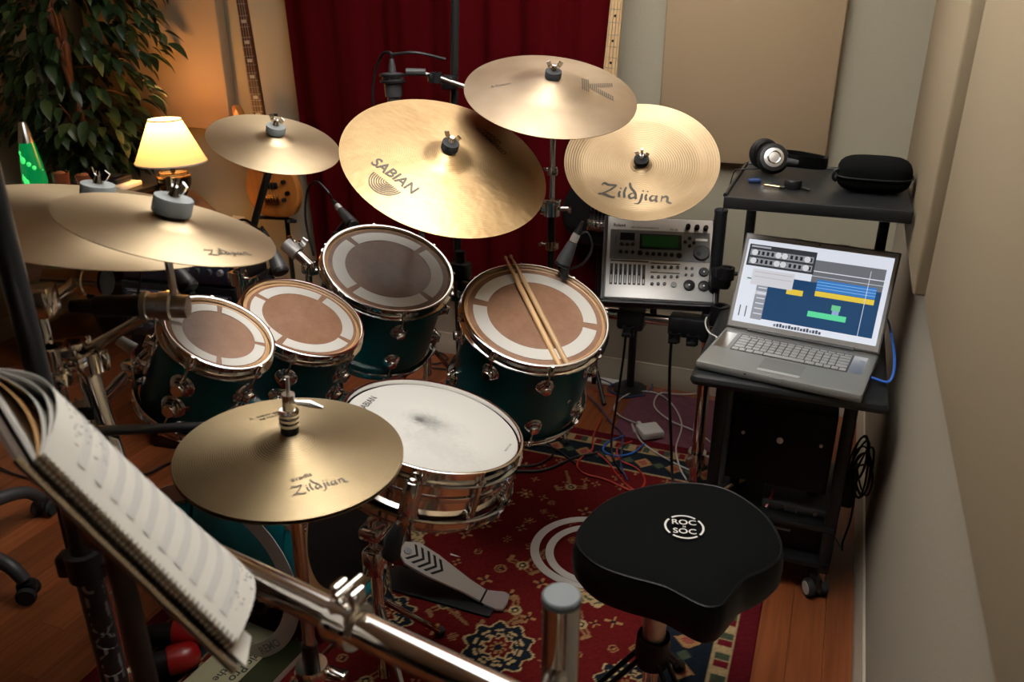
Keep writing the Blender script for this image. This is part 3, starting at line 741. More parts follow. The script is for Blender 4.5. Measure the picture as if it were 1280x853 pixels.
# ------------------------------------------------------------------ stands
def tube(name, pts, r, m, parent, seg=14): return MB().tube(pts, r, seg).build(name, m, parent)
def tripod(t, x, y, z, spread, m='chrome', a0=20, r=.008):
    for k in range(3):
        a = math.radians(a0 + 120 * k); f = V((x + spread * math.cos(a), y + spread * math.sin(a), .014))
        o = tube('leg', [(x + .018 * math.cos(a), y + .018 * math.sin(a), z), f], r, m, t, 10)
        MB().ball(f, .014, 10, 6).build('rubber_foot', 'rubber', o)
    MB().lathe([(.012, -.02), (.026, -.02), (.026, .02), (.012, .02)], Matrix.Translation((x, y, z)), 18, closed=True).build('leg_collar', m, t)
def lock(t, p, m='chrome', s=1.0, ang=0, d=(0, 0, 1)):
    F = frame(p, d); mb = MB()
    mb.lathe([(.0105 * s, -.014 * s), (.017 * s, -.014 * s), (.017 * s, .014 * s), (.0105 * s, .014 * s)], F, 18, closed=True)
    F2 = F @ Matrix.Rotation(ang, 4, 'Z')
    mb.cyl(F2 @ V((.014 * s, 0, 0)), F2 @ V((.034 * s, 0, 0)), .005 * s, seg=10); mb.box(F2 @ V((.036 * s, 0, 0)), (.006 * s, .026 * s, .012 * s), F2.to_3x3(), bev=.002)
    mb.box(F2 @ V((-.018 * s, 0, 0)), (.012 * s, .018 * s, .022 * s), F2.to_3x3(), bev=.003)
    return mb.build('memory_lock', m, t)
def cym_rod(t, c, n, under=.045, over=.05):
    n = V(n).normalized(); c = V(c)
    MB().cyl(c - n * under, c + n * over, .0038, seg=8).build('threaded_rod', 'chrome', t)
    F = frame(c - n * under, n)
    MB().lathe([(.004, .04), (.018, .038), (.018, .028), (.009, .026), (.009, .0), (.004, 0)], F, 16, closed=True).build('tilter_cup', 'blackmetal', t)
    MB().cyl(c - n * under + V((-.018, 0, 0)), c - n * under + V((.018, 0, 0)), .014, seg=16).build('tilter_gear', 'chrome', t)
    return c - n * under

t = thing('cymbal_stand', 'chrome stand rising behind the drum with sticks, holding the striped K cymbal', 'stand', (-.883, 2.60, 0))
p = cym_rod(t, CYM['K'][1] @ V((0, 0, .0)), (.209, -.298, .932), .02, .072)
x, y = -.883, 2.60
tube('boom_arm', [p, (x, y, 1.19)], .0078, 'chrome', t); tube('upper_tube', [(x, y, 1.20), (x, y, .87)], .0095, 'chrome', t); tube('middle_tube', [(x, y, .89), (x, y, .60)], .0125, 'blackmetal', t); tube('lower_tube', [(x, y, .62), (x, y, .20)], .0155, 'blackmetal', t)
lock(t, (x, y, 1.003), s=1.0, ang=2.4); lock(t, (x, y, .875), s=1.7, ang=.3); lock(t, (x, y, .746), 'nickel', 1.1, ang=3); lock(t, (x, y, 1.19), s=1.1)
MB().box((x, y - .004, .90), (.065, .036, .02), bev=.004).build('hinge_block', 'chrome', t)
tripod(t, x, y, .26, .10, a0=90)

t = thing('cymbal_stand', 'boom stand behind the large golden cymbal', 'stand', (-1.25, 2.35, 0))
p = cym_rod(t, CYM['ride'][1] @ V((0, 0, 0)), (.404, -.309, .861), .03, .085)
q = V((-1.25, 2.35, 1.02)); tube('boom_arm', [p, q + (q - p).normalized() * .12], .008, 'chrome', t); tube('upper_tube', [q, (q.x, q.y, .7)], .011, 'chrome', t); tube('lower_tube', [(q.x, q.y, .72), (q.x, q.y, .3)], .0135, 'chrome', t)
lock(t, q, s=1.3); lock(t, (q.x, q.y, .71), s=1.2); tripod(t, q.x, q.y, .4, .28, a0=50)

t = thing('cymbal_stand', 'dark boom stand behind the cymbal above the drum module', 'stand', (-.685, 3.085, 0))
p = cym_rod(t, CYM['china'][1] @ V((0, 0, -.02)), (.141, -.587, .797), .03, .065)
q = V((-.685, 3.085, .66)); tube('boom_arm', [p, q], .008, 'blackmetal', t); tube('pole', [q + V((0, 0, .03)), (q.x, q.y, .0)], .0165, 'blackmetal', t)
lock(t, q, 'blackmetal', 1.6); MB().lathe([(.016, 0), (.07, 0), (.07, .012), (.03, .02), (.016, .02)], Matrix.Translation((q.x, q.y, 0)), 28, closed=True).build('round_base', 'blackmetal', t)

t = thing('cymbal_stand', 'stand with a slanted dark arm under the plain cymbal by the lamp', 'stand', (-1.46, 1.66, 0))
p = cym_rod(t, CYM['left'][1] @ V((0, 0, 0)), (.318, -.111, .942), .03, .07)
q = V((-1.445, 1.672, .85)); tube('boom_arm', [p, q], .0095, 'dgrey', t); tube('upper_tube', [q + V((0, 0, .03)), (q.x, q.y, .5)], .011, 'chrome', t); tube('lower_tube', [(q.x, q.y, .52), (q.x, q.y, .25)], .0135, 'chrome', t)
lock(t, q, s=1.3); lock(t, (q.x, q.y, .51)); tripod(t, q.x, q.y, .36, .26, a0=0)

# stand with two cymbals at far left
t = thing('cymbal_stand', 'heavy chrome stand with many clamps at left, carrying two cymbals', 'stand', (-1.12, .835, 0))
sx, sy = -1.12, .835
tube('upper_tube', [(sx, sy, 1.12), (sx, sy, .98)], .0125, 'chrome', t); tube('middle_tube', [(sx, sy, 1.0), (sx, sy, .55)], .015, 'chrome', t); tube('lower_tube', [(sx, sy, .56), (sx, sy, .22)], .018, 'chrome', t)
p = cym_rod(t, CYM['splash'][1] @ V((0, 0, 0)), (.25, .163, .954), .03, .075)
e = V((-.945, .905, 1.108)); tube('splash_rod', [p, (p.x, p.y, 1.13), e], .006, 'steel', t)
mb = MB(); a, b = V((-1.045, .835, 1.116)), V((-.955, .885, 1.112)); mb.tube([a, a + (b - a) * .3, a + (b - a) * .34, b], [.010, .012, .016, .017], 16); mb.build('arm_sleeve', 'black', t)
mb = MB(); d = (V((-.895, .915, 1.108)) - b); mb.tube([b, b + d * .12, b + d * .14, b + d * .35, b + d * .37, b + d * .62, b + d * .66, b + d], [.022, .022, .019, .019, .022, .022, .018, .018], 20); mb.build('arm_tilter', 'steel', t)
tube('boom_arm', [b + d * .1 + V((0, 0, -.015)), (-1.095, .875, 1.015)], .0085, 'nickel', t)
p2 = cym_rod(t, CYM['big'][1] @ V((0, 0, 0)), (.182, .104, .978), .04, .095)
tube('big_cymbal_arm', [p2, (-1.16, .93, 1.10), (sx, sy, 1.10)], .009, 'chrome', t)
MB().box((sx + .0, sy, 1.115), (.06, .05, .05), Matrix.Rotation(.5, 3, 'Z'), bev=.008).build('top_clamp', 'nickel', t)
mb = MB(); a, b = aty(60, 350, .95), aty(132, 352, .98); d = b - a; mb.tube([a, a + d * .55, a + d * .57, a + d * .7, a + d * .72, a + d * .84, a + d * .86, b], [.022, .022, .026, .026, .023, .023, .026, .026], 20); mb.build('counterweight', 'nickel', t); MB().cyl(b, b + (b - a).normalized() * .003, .024, seg=20).build('weight_end', 'black', t)
tube('counterweight_rod', [b - d * .9, (sx, sy, 1.09)], .007, 'chrome', t)
for (px, py, s_, a_) in ((68, 448, 1.5, .2), (92, 440, 1.3, 2.2), (112, 452, 1.2, 4.0), (70, 468, 1.3, 5.5)):
    q = aty(px, py, .86 if px > 80 else .835); lock(t, q, 'chrome', s_, a_)
tube('clamp_bar', [(sx, sy, 1.0), (-1.075, .868, 1.005), (-1.05, .885, 1.0)], .013, 'chrome', t)
tube('tripod_strut', [(-1.082, .868, .985), (-.93, .79, .63)], [.0165, .013], 'chrome', t)
tripod(t, sx, sy, .36, .32, a0=-100)

# hi-hat stand
t = thing('hi_hat_stand', 'chrome stand with a thick tube under the hi-hat cymbals', 'stand', (-.752, .927, 0))
ax = V((.081, -.003, .997)).normalized(); c0 = V((-.746, .927, .877))
MB().cyl(c0 - ax * .06, c0 + ax * .135, .0032, seg=8).build('pull_rod', 'steel', t)
b0 = c0 - ax * .03; x, y = b0.x - .01, b0.y
MB().lathe([(.004, 0), (.022, 0), (.022, .008), (.012, .012), (.004, .012)], frame(c0 - ax * .036, ax), 18, closed=True).build('seat_cup', 'blackmetal', t)
tube('upper_tube', [c0 - ax * .035, (x, y, .45)], .0115, 'nickel', t); tube('lower_tube', [(x, y, .48), (x, y, .05)], .015, 'blackmetal', t)
MB().lathe([(.014, -.012), (.028, -.012), (.032, 0), (.028, .012), (.014, .012)], Matrix.Translation((x, y, .42)), 20, closed=True).build('tube_collar', 'chrome', t)
mb = MB(); mb.box((x + .04, y + .01, .415), (.05, .022, .016), bev=.004); mb.build('wing_screw', 'chrome', t)
for k in range(3):
    a = math.radians(60 + 120 * k); f = (x + .25 * math.cos(a), y + .25 * math.sin(a), .014)
    o = tube('leg', [(x + .017 * math.cos(a), y + .017 * math.sin(a), .36), f], .008, 'chrome', t, 10); MB().ball(f, .014, 10, 6).build('rubber_foot', 'rubber', o)

# snare stand
t = thing('snare_stand', 'chrome basket stand under the white snare drum', 'stand', (-.83, 1.27, 0))
n = V((.223, .103, .969)).normalized(); cs = V((-.696, 1.324, .739)) - n * .137; x, y = -.83, 1.27
tube('upper_tube', [cs - n * .03, (x, y, .50), (x, y, .36)], .0105, 'chrome', t); tube('lower_tube', [(x, y, .40), (x, y, .06)], .014, 'chrome', t)
for k, a in enumerate((-75, 45, 165)):
    Fs = frame(cs - n * .02, n); d = V((math.cos(math.radians(a)), math.sin(math.radians(a)), 0))
    o = tube('basket_arm', [Fs @ V((0, 0, 0)), Fs @ (d * .15 + V((0, 0, -.008))), Fs @ (d * .198 + V((0, 0, -.004))), Fs @ (d * .206 + V((0, 0, .045)))], .0065, 'chrome', t, 10)
    MB().tube([Fs @ (d * .204 + V((0, 0, -.035))), Fs @ (d * .205 + V((0, 0, .012))), Fs @ (d * .206 + V((0, 0, .04)))], [.018, .016, .007], 12).build('rubber_grip', 'rubber', o)
MB().box((x + .005, y - .01, .40), (.045, .04, .07), bev=.008).build('height_clamp', 'chrome', t)
MB().box((x, y, .47), (.05, .045, .03), bev=.006).build('basket_gear', 'chrome', t)
mb = wing_nut_mb(frame((x + .05, y - .03, .21), (.8, -.5, .1)), 1.5); mb.cyl((x, y, .21), (x + .05, y - .03, .21), .004, seg=8); mb.build('wing_screw', 'brass', t)
for k in range(3):
    a = math.radians(-40 + 120 * k); f = (x + .22 * math.cos(a), y + .22 * math.sin(a), .02)
    o = tube('leg', [(x + .016 * math.cos(a), y + .016 * math.sin(a), .27), f], .008, 'chrome', t, 10); MB().ball(f, .014, 10, 6).build('rubber_foot', 'rubber', o)

# black pole between the two larger drums, tom arms behind the kit
t = thing('drum_stand', 'black and chrome pole between the two largest small drums', 'stand', (-1.03, 2.12, 0))
x, y = -.985, 2.08
tube('upper_tube', [(x, y, .86), (x, y, .47)], .0145, 'blackmetal', t); tube('lower_tube', [(x, y, .50), (x, y, .22)], .0185, 'chrome', t); lock(t, (x, y, .485), s=1.6, ang=5)
MB().box((x, y, .80), (.06, .05, .055), bev=.01).build('top_clamp', 'black', t); lock(t, (x + .02, y - .02, .735), 'chrome', 1.2, 4.6)
n3 = V((.39, -.213, .896)).normalized(); r3 = V((-1.079, 1.835, .877)) - n3 * .10
fl = V((-.654, 1.818, .81)) - V((.294, -.267, .918)).normalized() * .10
def to_shell(c, n, R, target):
    n = V(n).normalized(); d = V(target) - V(c); d -= n * d.dot(n); return V(c) + d.normalized() * (R - .008)
pa = to_shell(r3, n3, .174, (x, y, .8)); pb = to_shell(fl, (.294, -.267, .918), .186, (x, y, .8))
tube('drum_arm', [(x, y, .80), pa], .0095, 'chrome', t); tube('drum_arm', [(x, y, .775), pb], .0095, 'chrome', t)
tripod(t, x, y, .24, .12, 'blackmetal', 60)

t = thing('drum_stand', 'chrome double stand holding the two smallest drums from behind', 'stand', (-1.40, 1.40, 0))
x, y = -1.42, 1.40
tube('lower_tube', [(x, y, .55), (x, y, .24)], .0185, 'chrome', t); tube('upper_tube', [(x, y, .88), (x, y, .52)], .0145, 'chrome', t); lock(t, (x, y, .53), s=1.6)
MB().box((x, y, .87), (.07, .06, .06), bev=.01).build('top_clamp', 'chrome', t)
for c, n, R, h in (((-1.105, 1.204, .926), (.506, .058, .861), .109, .09), ((-1.12, 1.499, .85), (.437, -.015, .899), .143, .08)):
    c = V(c) - V(n).normalized() * h; q = to_shell(c, n, R, (x, y, .87)); tube('drum_arm', [(x, y, .87), q], .0095, 'chrome', t)
    MB().box(q, (.03, .03, .05), bev=.006).build('drum_bracket', 'chrome', t)
MB().tube([aty(357, 305, 1.72), aty(372, 318, 1.72)], .019, 16).build('arm_cap', 'silver', t)
MB().tube([aty(373, 318, 1.72), aty(396, 340, 1.72)], .013, 16).build('arm_gear', 'chrome', t)
qa = aty(385, 332, 1.72); tube('cap_arm', [qa, (qa.x - .02, qa.y, .50), (x, y, .50)], .0095, 'chrome', t)
mb = wing_nut_mb(frame(aty(373, 312, 1.74), (.1, -.1, 1)), 1.4); mb.build('wing_screw', 'chrome', t)
lock(t, aty(390, 335, 1.72), 'chrome', 1.1, 1)
tripod(t, x, y, .38, .27, a0=200)
# arm of the smallest drum, toward the camera
t = thing('drum_mount', 'chrome geared mount arm on the camera side of the smallest drum', 'drum mount', (-1.17, 1.09, .8))
c = V((-1.105, 1.204, .926)) - V((.506, .058, .861)).normalized() * .09
q = to_shell(c, (.506, .058, .861), .109, aty(150, 465, 1.13)); q2 = aty(165, 462, 1.13); q3 = aty(118, 512, 1.07)
tube('arm_tube', [q, q2, q3], .0125, 'chrome', t); MB().box(q2, (.034, .03, .04), bev=.006).build('hinge_block', 'chrome', t)
mb = MB(); Fg = frame(aty(105, 525, 1.06), (.5, -.6, .5), (1, 0, .3)); mb.lathe([(.012, 0), (.040, 0), (.040, .008), (.012, .008)], Fg, 32, closed=True, a0=0, a1=PI)
for k in range(9):
    a = PI * (k + .5) / 9; mb.box(Fg @ V((.043 * math.cos(a), .043 * math.sin(a), .004)), (.008, .006, .008), Fg.to_3x3() @ Matrix.Rotation(a, 3, 'Z'))
mb.build('toothed_gear', 'steel', t)
MB().tube([aty(148, 425, 1.12), aty(168, 437, 1.13)], [.011, .013], 14).build('knob', 'white', t)
MB().tube([aty(165, 430, 1.13), q2, q], [.009, .009, .009], 10).build('strut', 'chrome', t)
tube('arm_to_stand', [q3, (-1.115, .845, .80)], .0115, 'chrome', t)

# kick pedal
t = thing('kick_pedal', 'silver footboard pedal with dark chevrons on the rug', 'pedal', (-.86, 1.635, .0065))
he, to = V((-.735, 1.648, .018)), V((-.985, 1.63, .135)); u = (to - he).normalized(); w = V((0, 0, 1)).cross(u).normalized() * -1; nn = u.cross(w).normalized(); nn = nn if nn.z > 0 else -nn
Fp = Matrix.Translation(he) @ Matrix((u, nn.cross(u), nn)).transposed().to_4x4()
MB().prism([(.0, -.026), (-.045, -.036), (-.062, -.030), (-.066, 0), (-.062, .030), (-.045, .036), (.0, .026)], 0, .007, Fp @ Matrix.Rotation(math.radians(22), 4, 'Y')).build('heel_plate', 'silver', t)
MB().prism([(.008, -.024), (.06, -.027), (.17, -.046), (.235, -.048), (.268, -.022), (.268, .022), (.235, .048), (.17, .046), (.06, .027), (.008, .024)], 0, .007, Fp).build('footboard', 'silver', t)
mb = MB()
for k in range(5):
    x0 = .135 + .020 * k; h = .036 - .002 * abs(k - 2)
    for sg in (1, -1): mb.prism([(x0, 0), (x0 + .008, 0), (x0 + .028 , sg * h), (x0 + .020, sg * h)], .0068, .0082, Fp)
mb.build('chevron_grip', 'black', t); 
MB().lathe([(.0001, .007), (.011, .007), (.011, .010), (.0001, .011)], Fp @ Matrix.Translation((.247, .006, 0)), 18).build('emblem', 'mgrey', t)
MB().cyl(Fp @ V((0, -.028, .002)), Fp @ V((0, .028, .002)), .005, seg=10).build('hinge', 'black', t)
MB().box((-.865, 1.64, .011), (.34, .10, .009), bev=.003).build('base_plate', 'blackmetal', t)
for sg in (-1, 1): MB().box((-.995, 1.635 + sg * .058, .105), (.025, .015, .20), bev=.004).build('post', 'chrome', t)
MB().cyl((-.995, 1.57, .20), (-.995, 1.70, .20), .008, seg=12).build('axle', 'chrome', t)
tube('beater_rod', [(-.995, 1.635, .20), (-1.00, 1.635, .36)], .004, 'chrome', t); MB().ball((-1.005, 1.635, .37), .026, 16, 8, sc3=(1, 1, 1.3)).build('beater', 'dfelt', t)
MB().box((-.995, 1.635, .165), (.006, .012, .075)).build('chain', 'steel', t)
mb = MB(); mb.tube([aty(563, 693, 1.80), aty(594, 704, 1.80), aty(591, 710, 1.79)], .0026, 6)
tag(mb.build('drum_key', 'steel', loc=aty(580, 700, 1.8)), 'thin bent metal rod lying on the rug by the pedal', 'tool')

# ------------------------------------------------------------------ drum module and its rack
t = thing('module_rack', 'chrome rack with a dark upright and a crossbar, under the drum module', 'rack', (-.30, 2.43, 0))
tube('upright', [(-.30, 2.43, 0), (-.30, 2.43, .955)], .019, 'blackmetal', t, 20)
MB().lathe([(.0001, .955), (.0195, .955), (.0195, .962), (.016, .965), (.0001, .965)], Matrix.Translation((-.30, 2.43, 0)), 20).build('end_cap', 'rubber', t)
tube('lower_upright', [(-.30, 2.43, 0.001), (-.30, 2.43, .56)], .0205, 'chrome', t, 20)
tube('crossbar', [(-.28, 2.40, .605), (-.95, 2.405, .605)], .0195, 'chrome', t, 20)
MB().lathe([(.019, -.025), (.030, -.025), (.030, .025), (.019, .025)], Matrix.Translation((-.30, 2.43, .12)), 20, closed=True).build('foot_clamp', 'chrome', t)
mb = MB()
for a in (0, 2.1, 4.2): mb.box((-.30 + .035 * math.cos(a), 2.43 + .035 * math.sin(a), .12), (.03, .014, .03), Matrix.Rotation(a, 3, 'Z'), bev=.003)
mb.build('clamp_bolts', 'steel', t)
for x, w in ((-.54, .085), (-.395, .05), (-.34, .09)):
    MB().box((x, 2.395, .60), (w, .062, .068), bev=.010).build('tube_clamp', 'black', t)
    lock(t, (x, 2.36, .57), 'black', 1.1, -1.5)
MB().box((-.29, 2.42, .60), (.075, .075, .10), bev=.014).build('corner_clamp', 'black', t); lock(t, (-.27, 2.385, .66), 'black', 1.6, -1); lock(t, (-.265, 2.40, .54), 'black', 1.3, .4)
MB().box((-.28, 2.42, .76), (.06, .05, .07), bev=.012).build('upright_clamp', 'black', t); lock(t, (-.262, 2.40, .78), 'black', 1.3, .2)
MB().box((-.66, 2.39, .645), (.024, .02, .02), bev=.003).build('bar_fitting', 'white', t)
tube('module_post', [(-.475, 2.405, .60), (-.475, 2.41, .735)], .011, 'blackmetal', t)

def module():
    O, A, B = V((-.616, 2.305, .692)), V((-.288, 2.395, .686)), V((-.663, 2.491, .896))
    u = (A - O).normalized(); v = (B - O); v = (v - u * v.dot(u)).normalized(); w = u.cross(v)
    W_, H_ = .34, .28; F = Matrix.Translation(O) @ Matrix((u, v, w)).transposed().to_4x4(); R3 = F.to_3x3()
    t = thing('drum_module', 'silver drum sound module with faders and dials, standing tilted on the rack', 'sound module', F)
    def bx(name, x0, x1, y0, y1, z0, z1, m, bev=0, par=None):
        return MB().box(F @ V(((x0 + x1) / 2 * W_, (y0 + y1) / 2 * H_, (z0 + z1) / 2)), ((x1 - x0) * W_, (y1 - y0) * H_, z1 - z0), R3, bev).build(name, m, par or t)
    bx('body', -.012, 1.012, -.03, 1.02, -.055, -.004, 'dgrey', .006)
    bx('faceplate', .02, .985, 0, 1, -.006, 0, 'silver', .002)
    bx('side_rail', -.012, .025, -.02, 1.01, -.03, .003, 'mgrey', .004); bx('side_rail', .985, 1.02, -.02, 1.01, -.03, .003, 'dgrey', .004)
    bx('front_lip', -.01, 1.015, -.055, .0, -.045, -.002, 'dgrey', .005)
    U = lambda x: (x - 105) / 835
    Vv = lambda x, y: ((660 + (x - 100) * .064) - y) / ((660 + (x - 100) * .064) - 85)
    dp = bx('display_panel', U(147), U(902), Vv(500, 405), Vv(500, 185), .0002, .0016, 'mgrey', .0005)
    sc_ = bx('screen', U(372), U(690), Vv(530, 325), Vv(530, 212), .0016, .0030, 'black', .0004); bx('screen_glass', U(392), U(665), Vv(530, 308), Vv(530, 225), .0030, .0034, 'lcd', 0, sc_)
    bx('number_display', U(222), U(332), Vv(277, 258), Vv(277, 206), .0016, .0026, 'black')
    bx('badge', U(795), U(885), Vv(840, 253), Vv(840, 236), .0016, .0020, 'silver')
    def knob(name, x, y, r, h, m):
        T = F @ Matrix.Translation((U(x) * W_, Vv(x, y) * H_, .0002)); r = r / 835 * W_
        mb = MB().lathe([(.0001, 0), (r, 0), (r, h * .75), (r * .88, h), (.0001, h)], T, 18); return mb.build(name, m, t)
    for x, y in ((735, 150), (803, 155), (870, 157)): knob('level_knob', x, y, 19, .014, 'black')
    d = knob('value_dial', 838, 350, 62, .012, 'dgrey')
    MB().lathe([(.0001, .012), (.0075, .012), (.0075, .013), (.0001, .013)], F @ Matrix.Translation((U(815) * W_, Vv(815, 362) * H_, 0)), 14).build('finger_dimple', 'black', d)
    for x, y in ((750, 236), (716, 264), (782, 269), (750, 294)): knob('cursor_button', x, y, 14, .005, 'black')
    for x, y, r in ((230, 345, 13), (275, 346, 13), (322, 348, 13), (378, 352, 20), (432, 356, 16), (478, 358, 16), (524, 360, 16), (570, 362, 16), (617, 364, 16), (672, 367, 21)): knob('function_button', x, y, r, .005, 'black')
    for x, y in ((235, 288), (278, 290), (320, 288)): knob('page_button', x, y, 14, .004, 'dgrey')
    for x in (475, 521, 569, 616, 662):
        knob('part_button', x, 455, 13, .005, 'dgrey'); knob('part_button', x, 526, 12, .005, 'dgrey')
    for x in (475, 521, 568): knob('part_button', x, 577, 13, .005, 'dgrey')
    knob('tempo_button', 637, 583, 22, .004, 'mgrey')
    for x, y in ((726, 461), (771, 463), (726, 510), (771, 512)): knob('edit_button', x, y, 11, .005, 'dgrey')
    for x, y, r in ((858, 490, 37), (750, 588, 43), (858, 595, 43)):
        k = knob('preview_pad', x, y, r, .006, 'black'); MB().lathe([(.0001, .006), (.002, .006), (.002, .0066), (.0001, .0066)], F @ Matrix.Translation((U(x) * W_, Vv(x, y) * H_, 0)), 8).build('pad_mark', 'silver', k)
    for k in range(8):
        x = 167 + 34.8 * k; y0 = 575 + k * 1.4; y1 = 428 + k * 1.4; f = bx('fader', U(x - 11), U(x + 11), Vv(x, y0), Vv(x, y1), .0001, .0010, 'dgrey')
        cy = 488 + k * 1.4 + (25 if k == 7 else 0); bx('fader_cap', U(x - 9), U(x + 9), Vv(x, cy + 14), Vv(x, cy - 10), .0010, .009, 'black', .001, f); bx('fader_scale', U(x - 3), U(x + 3), Vv(x, y0 - 12), Vv(x, cy + 20), .0010, .0014, 'silver', 0, f)
    for x0, x1, y in ((155, 445, 400 + 6), (460, 680, 424), (460, 680, 490)): bx('section_bar', U(x0), U(x1), Vv(x0, y + 4), Vv(x0, y - 4), .0001, .0006, 'dgrey')
    for x, y in [(190, 225 + 18 * k) for k in range(7)]: bx('level_lamp', U(x - 5), U(x + 5), Vv(x, y + 4), Vv(x, y - 4), .0016, .0022, 'mgrey')
    G = F @ Matrix.Translation((U(213) * W_, Vv(213, 150) * H_, .0006)); put_flat(MB(), text_geo('Roland'), G, .0135).build('maker_name', 'dgrey', t, flat=True)
    G = F @ Matrix.Translation((U(410) * W_, Vv(410, 164) * H_, .0006)); put_flat(MB(), text_geo('PERCUSSION SOUND MODULE'), G, .0062).build('model_line', 'mgrey', t, flat=True)
    G = F @ Matrix.Translation((U(628) * W_, Vv(628, 172) * H_, .0006)); put_flat(MB(), text_geo('TD-10'), G, .0095).build('model_name', 'mgrey', t, flat=True)
module()

# ------------------------------------------------------------------ black cart
t = thing('equipment_cart', 'black wheeled cart with a raised shelf, beside the right wall', 'cart', (-.03, 2.1, 0))
def rounded_slab(name, x0, x1, y0, y1, z0, z1, r, m, par, bev=.006):
    return MB().box(((x0 + x1) / 2, (y0 + y1) / 2, (z0 + z1) / 2), (x1 - x0, y1 - y0, z1 - z0), bev=bev).build(name, m, par)
rounded_slab('raised_shelf', -.245, .172, 2.005, 2.445, 1.068, 1.098, .01, 'blackmetal', t, .004)
for a, b in (((-.243, 2.01), (-.243, 2.44)), ((-.243, 2.442), (.17, 2.442))): MB().cyl((*a, 1.100), (*b, 1.100), .005, seg=8).build('shelf_lip', 'blackmetal', t)
rounded_slab('desk_top', -.268, .188, 1.868, 2.42, .650, .679, .02, 'blackmetal', t, .013)
for x, y in ((-.205, 2.33), (.135, 2.33)): MB().box((x, y, .60), (.026, .03, .94), bev=.004).build('upright', 'blackmetal', t)
for x in (-.20, .118):
    MB().box((x, 2.02, .365), (.032, .026, .57), bev=.004).build('leg', 'blackmetal', t)
    MB().box((x, 2.18, .105), (.024, .36, .024), bev=.003).build('foot_rail', 'blackmetal', t)
    MB().box((x, 2.18, .635), (.024, .34, .024), bev=.003).build('top_rail', 'blackmetal', t)
MB().box((-.04, 2.18, .225), (.34, .36, .016), bev=.003).build('lower_shelf', 'blackmetal', t)
MB().box((-.04, 2.18, .108), (.34, .36, .016), bev=.003).build('bottom_shelf', 'blackmetal', t)
for x, y in ((.118, 2.02), (-.20, 2.02), (.118, 2.33), (-.20, 2.33)):
    MB().cyl((x, y, .045), (x, y, .095), .010, seg=10).build('caster_stem', 'chrome', t)
    c = MB().box((x - .012, y - .004, .046), (.022, .034, .036), Matrix.Rotation(.5, 3, 'Z'), bev=.004).build('caster_fork', 'blackmetal', t)
    for s_ in (-1, 1):
        F = frame((x - .012 + s_ * .018 * math.cos(.5), y - .004 + s_ * .018 * math.sin(.5), .027), (math.cos(.5), math.sin(.5), 0))
        wl = MB().lathe([(.006, -.009), (.024, -.009), (.027, 0), (.024, .009), (.006, .009)], F, 20, closed=True).build('caster_wheel', 'rubber', t)
        MB().lathe([(.0001, -.0115), (.019, -.0105), (.019, .0105), (.0001, .0115)], F, 20).build('wheel_cap', 'white', wl)
MB().cyl((-.178, 2.015, .30), (-.178, 2.015, .66), .009, seg=12).build('strut', 'dgrey', t)

o = MB().box((-.045, 2.20, .435), (.285, .36, .235), bev=.006)
t = thing('flight_case', 'black box with small round feet facing out, under the laptop desk', 'case', (-.045, 2.2, .318))
Rx = Matrix.Rotation(math.radians(-2), 3, 'X')
MB().box((-.045, 2.20, .437), (.276, .36, .236), bev=.006).build('body', 'vinyl', t)
MB().lathe([(.0001, 0), (.0085, 0), (.0085, .004), (.006, .006), (.0001, .006)], frame((-.04, 2.02, .461), (0, -1, 0)), 18).build('center_knob', 'silver', t)
for x in (-.135, .062): MB().lathe([(.0001, 0), (.005, 0), (.004, .005), (.0001, .005)], frame((x, 2.02, .466), (0, -1, 0)), 12).build('small_screw', 'steel', t)
for x in (-.15, .06): MB().lathe([(.0001, 0), (.014, 0), (.013, .085), (.0001, .085)], Matrix.Translation((x, 2.12, .2335)), 14).build('rubber_foot', 'rubber', t)
t = thing('rack_device', 'black device with a silver front strip on the lower cart shelf', 'audio device', (-.02, 2.2, .117))
MB().box((-.02, 2.19, .166), (.25, .30, .098), bev=.004).build('body', 'black', t)
MB().box((-.03, 2.038, .178), (.10, .004, .006)).build('handle_slot', 'mgrey', t)
o = MB().box((.02, 2.10, .246), (.17, .12, .024), bev=.004).build('flat_box', 'dgrey', loc=(.02, 2.1, .233)); tag(o, 'flat dark grey unit with little chrome knobs under the black box', 'audio device')
for x in (-.01, .03, .075): MB().cyl((x, 2.04, .248), (x, 2.030, .248), .006, seg=12).build('knob', 'chrome', o)
o = drumstick('pale wooden stick lying on the lower cart shelf', (-.190, 2.045, .2425), (-.09, 2.22, .2425))
o = MB().tube([(-.052, 2.035, .2385), (-.045, 2.045, .25), (-.04, 2.055, .285)], [.006, .004, .003], 8).build('small_pen', 'red', loc=(-.05, 2.04, .233)); tag(o, 'little red and brown stick on the lower cart shelf', 'pen')

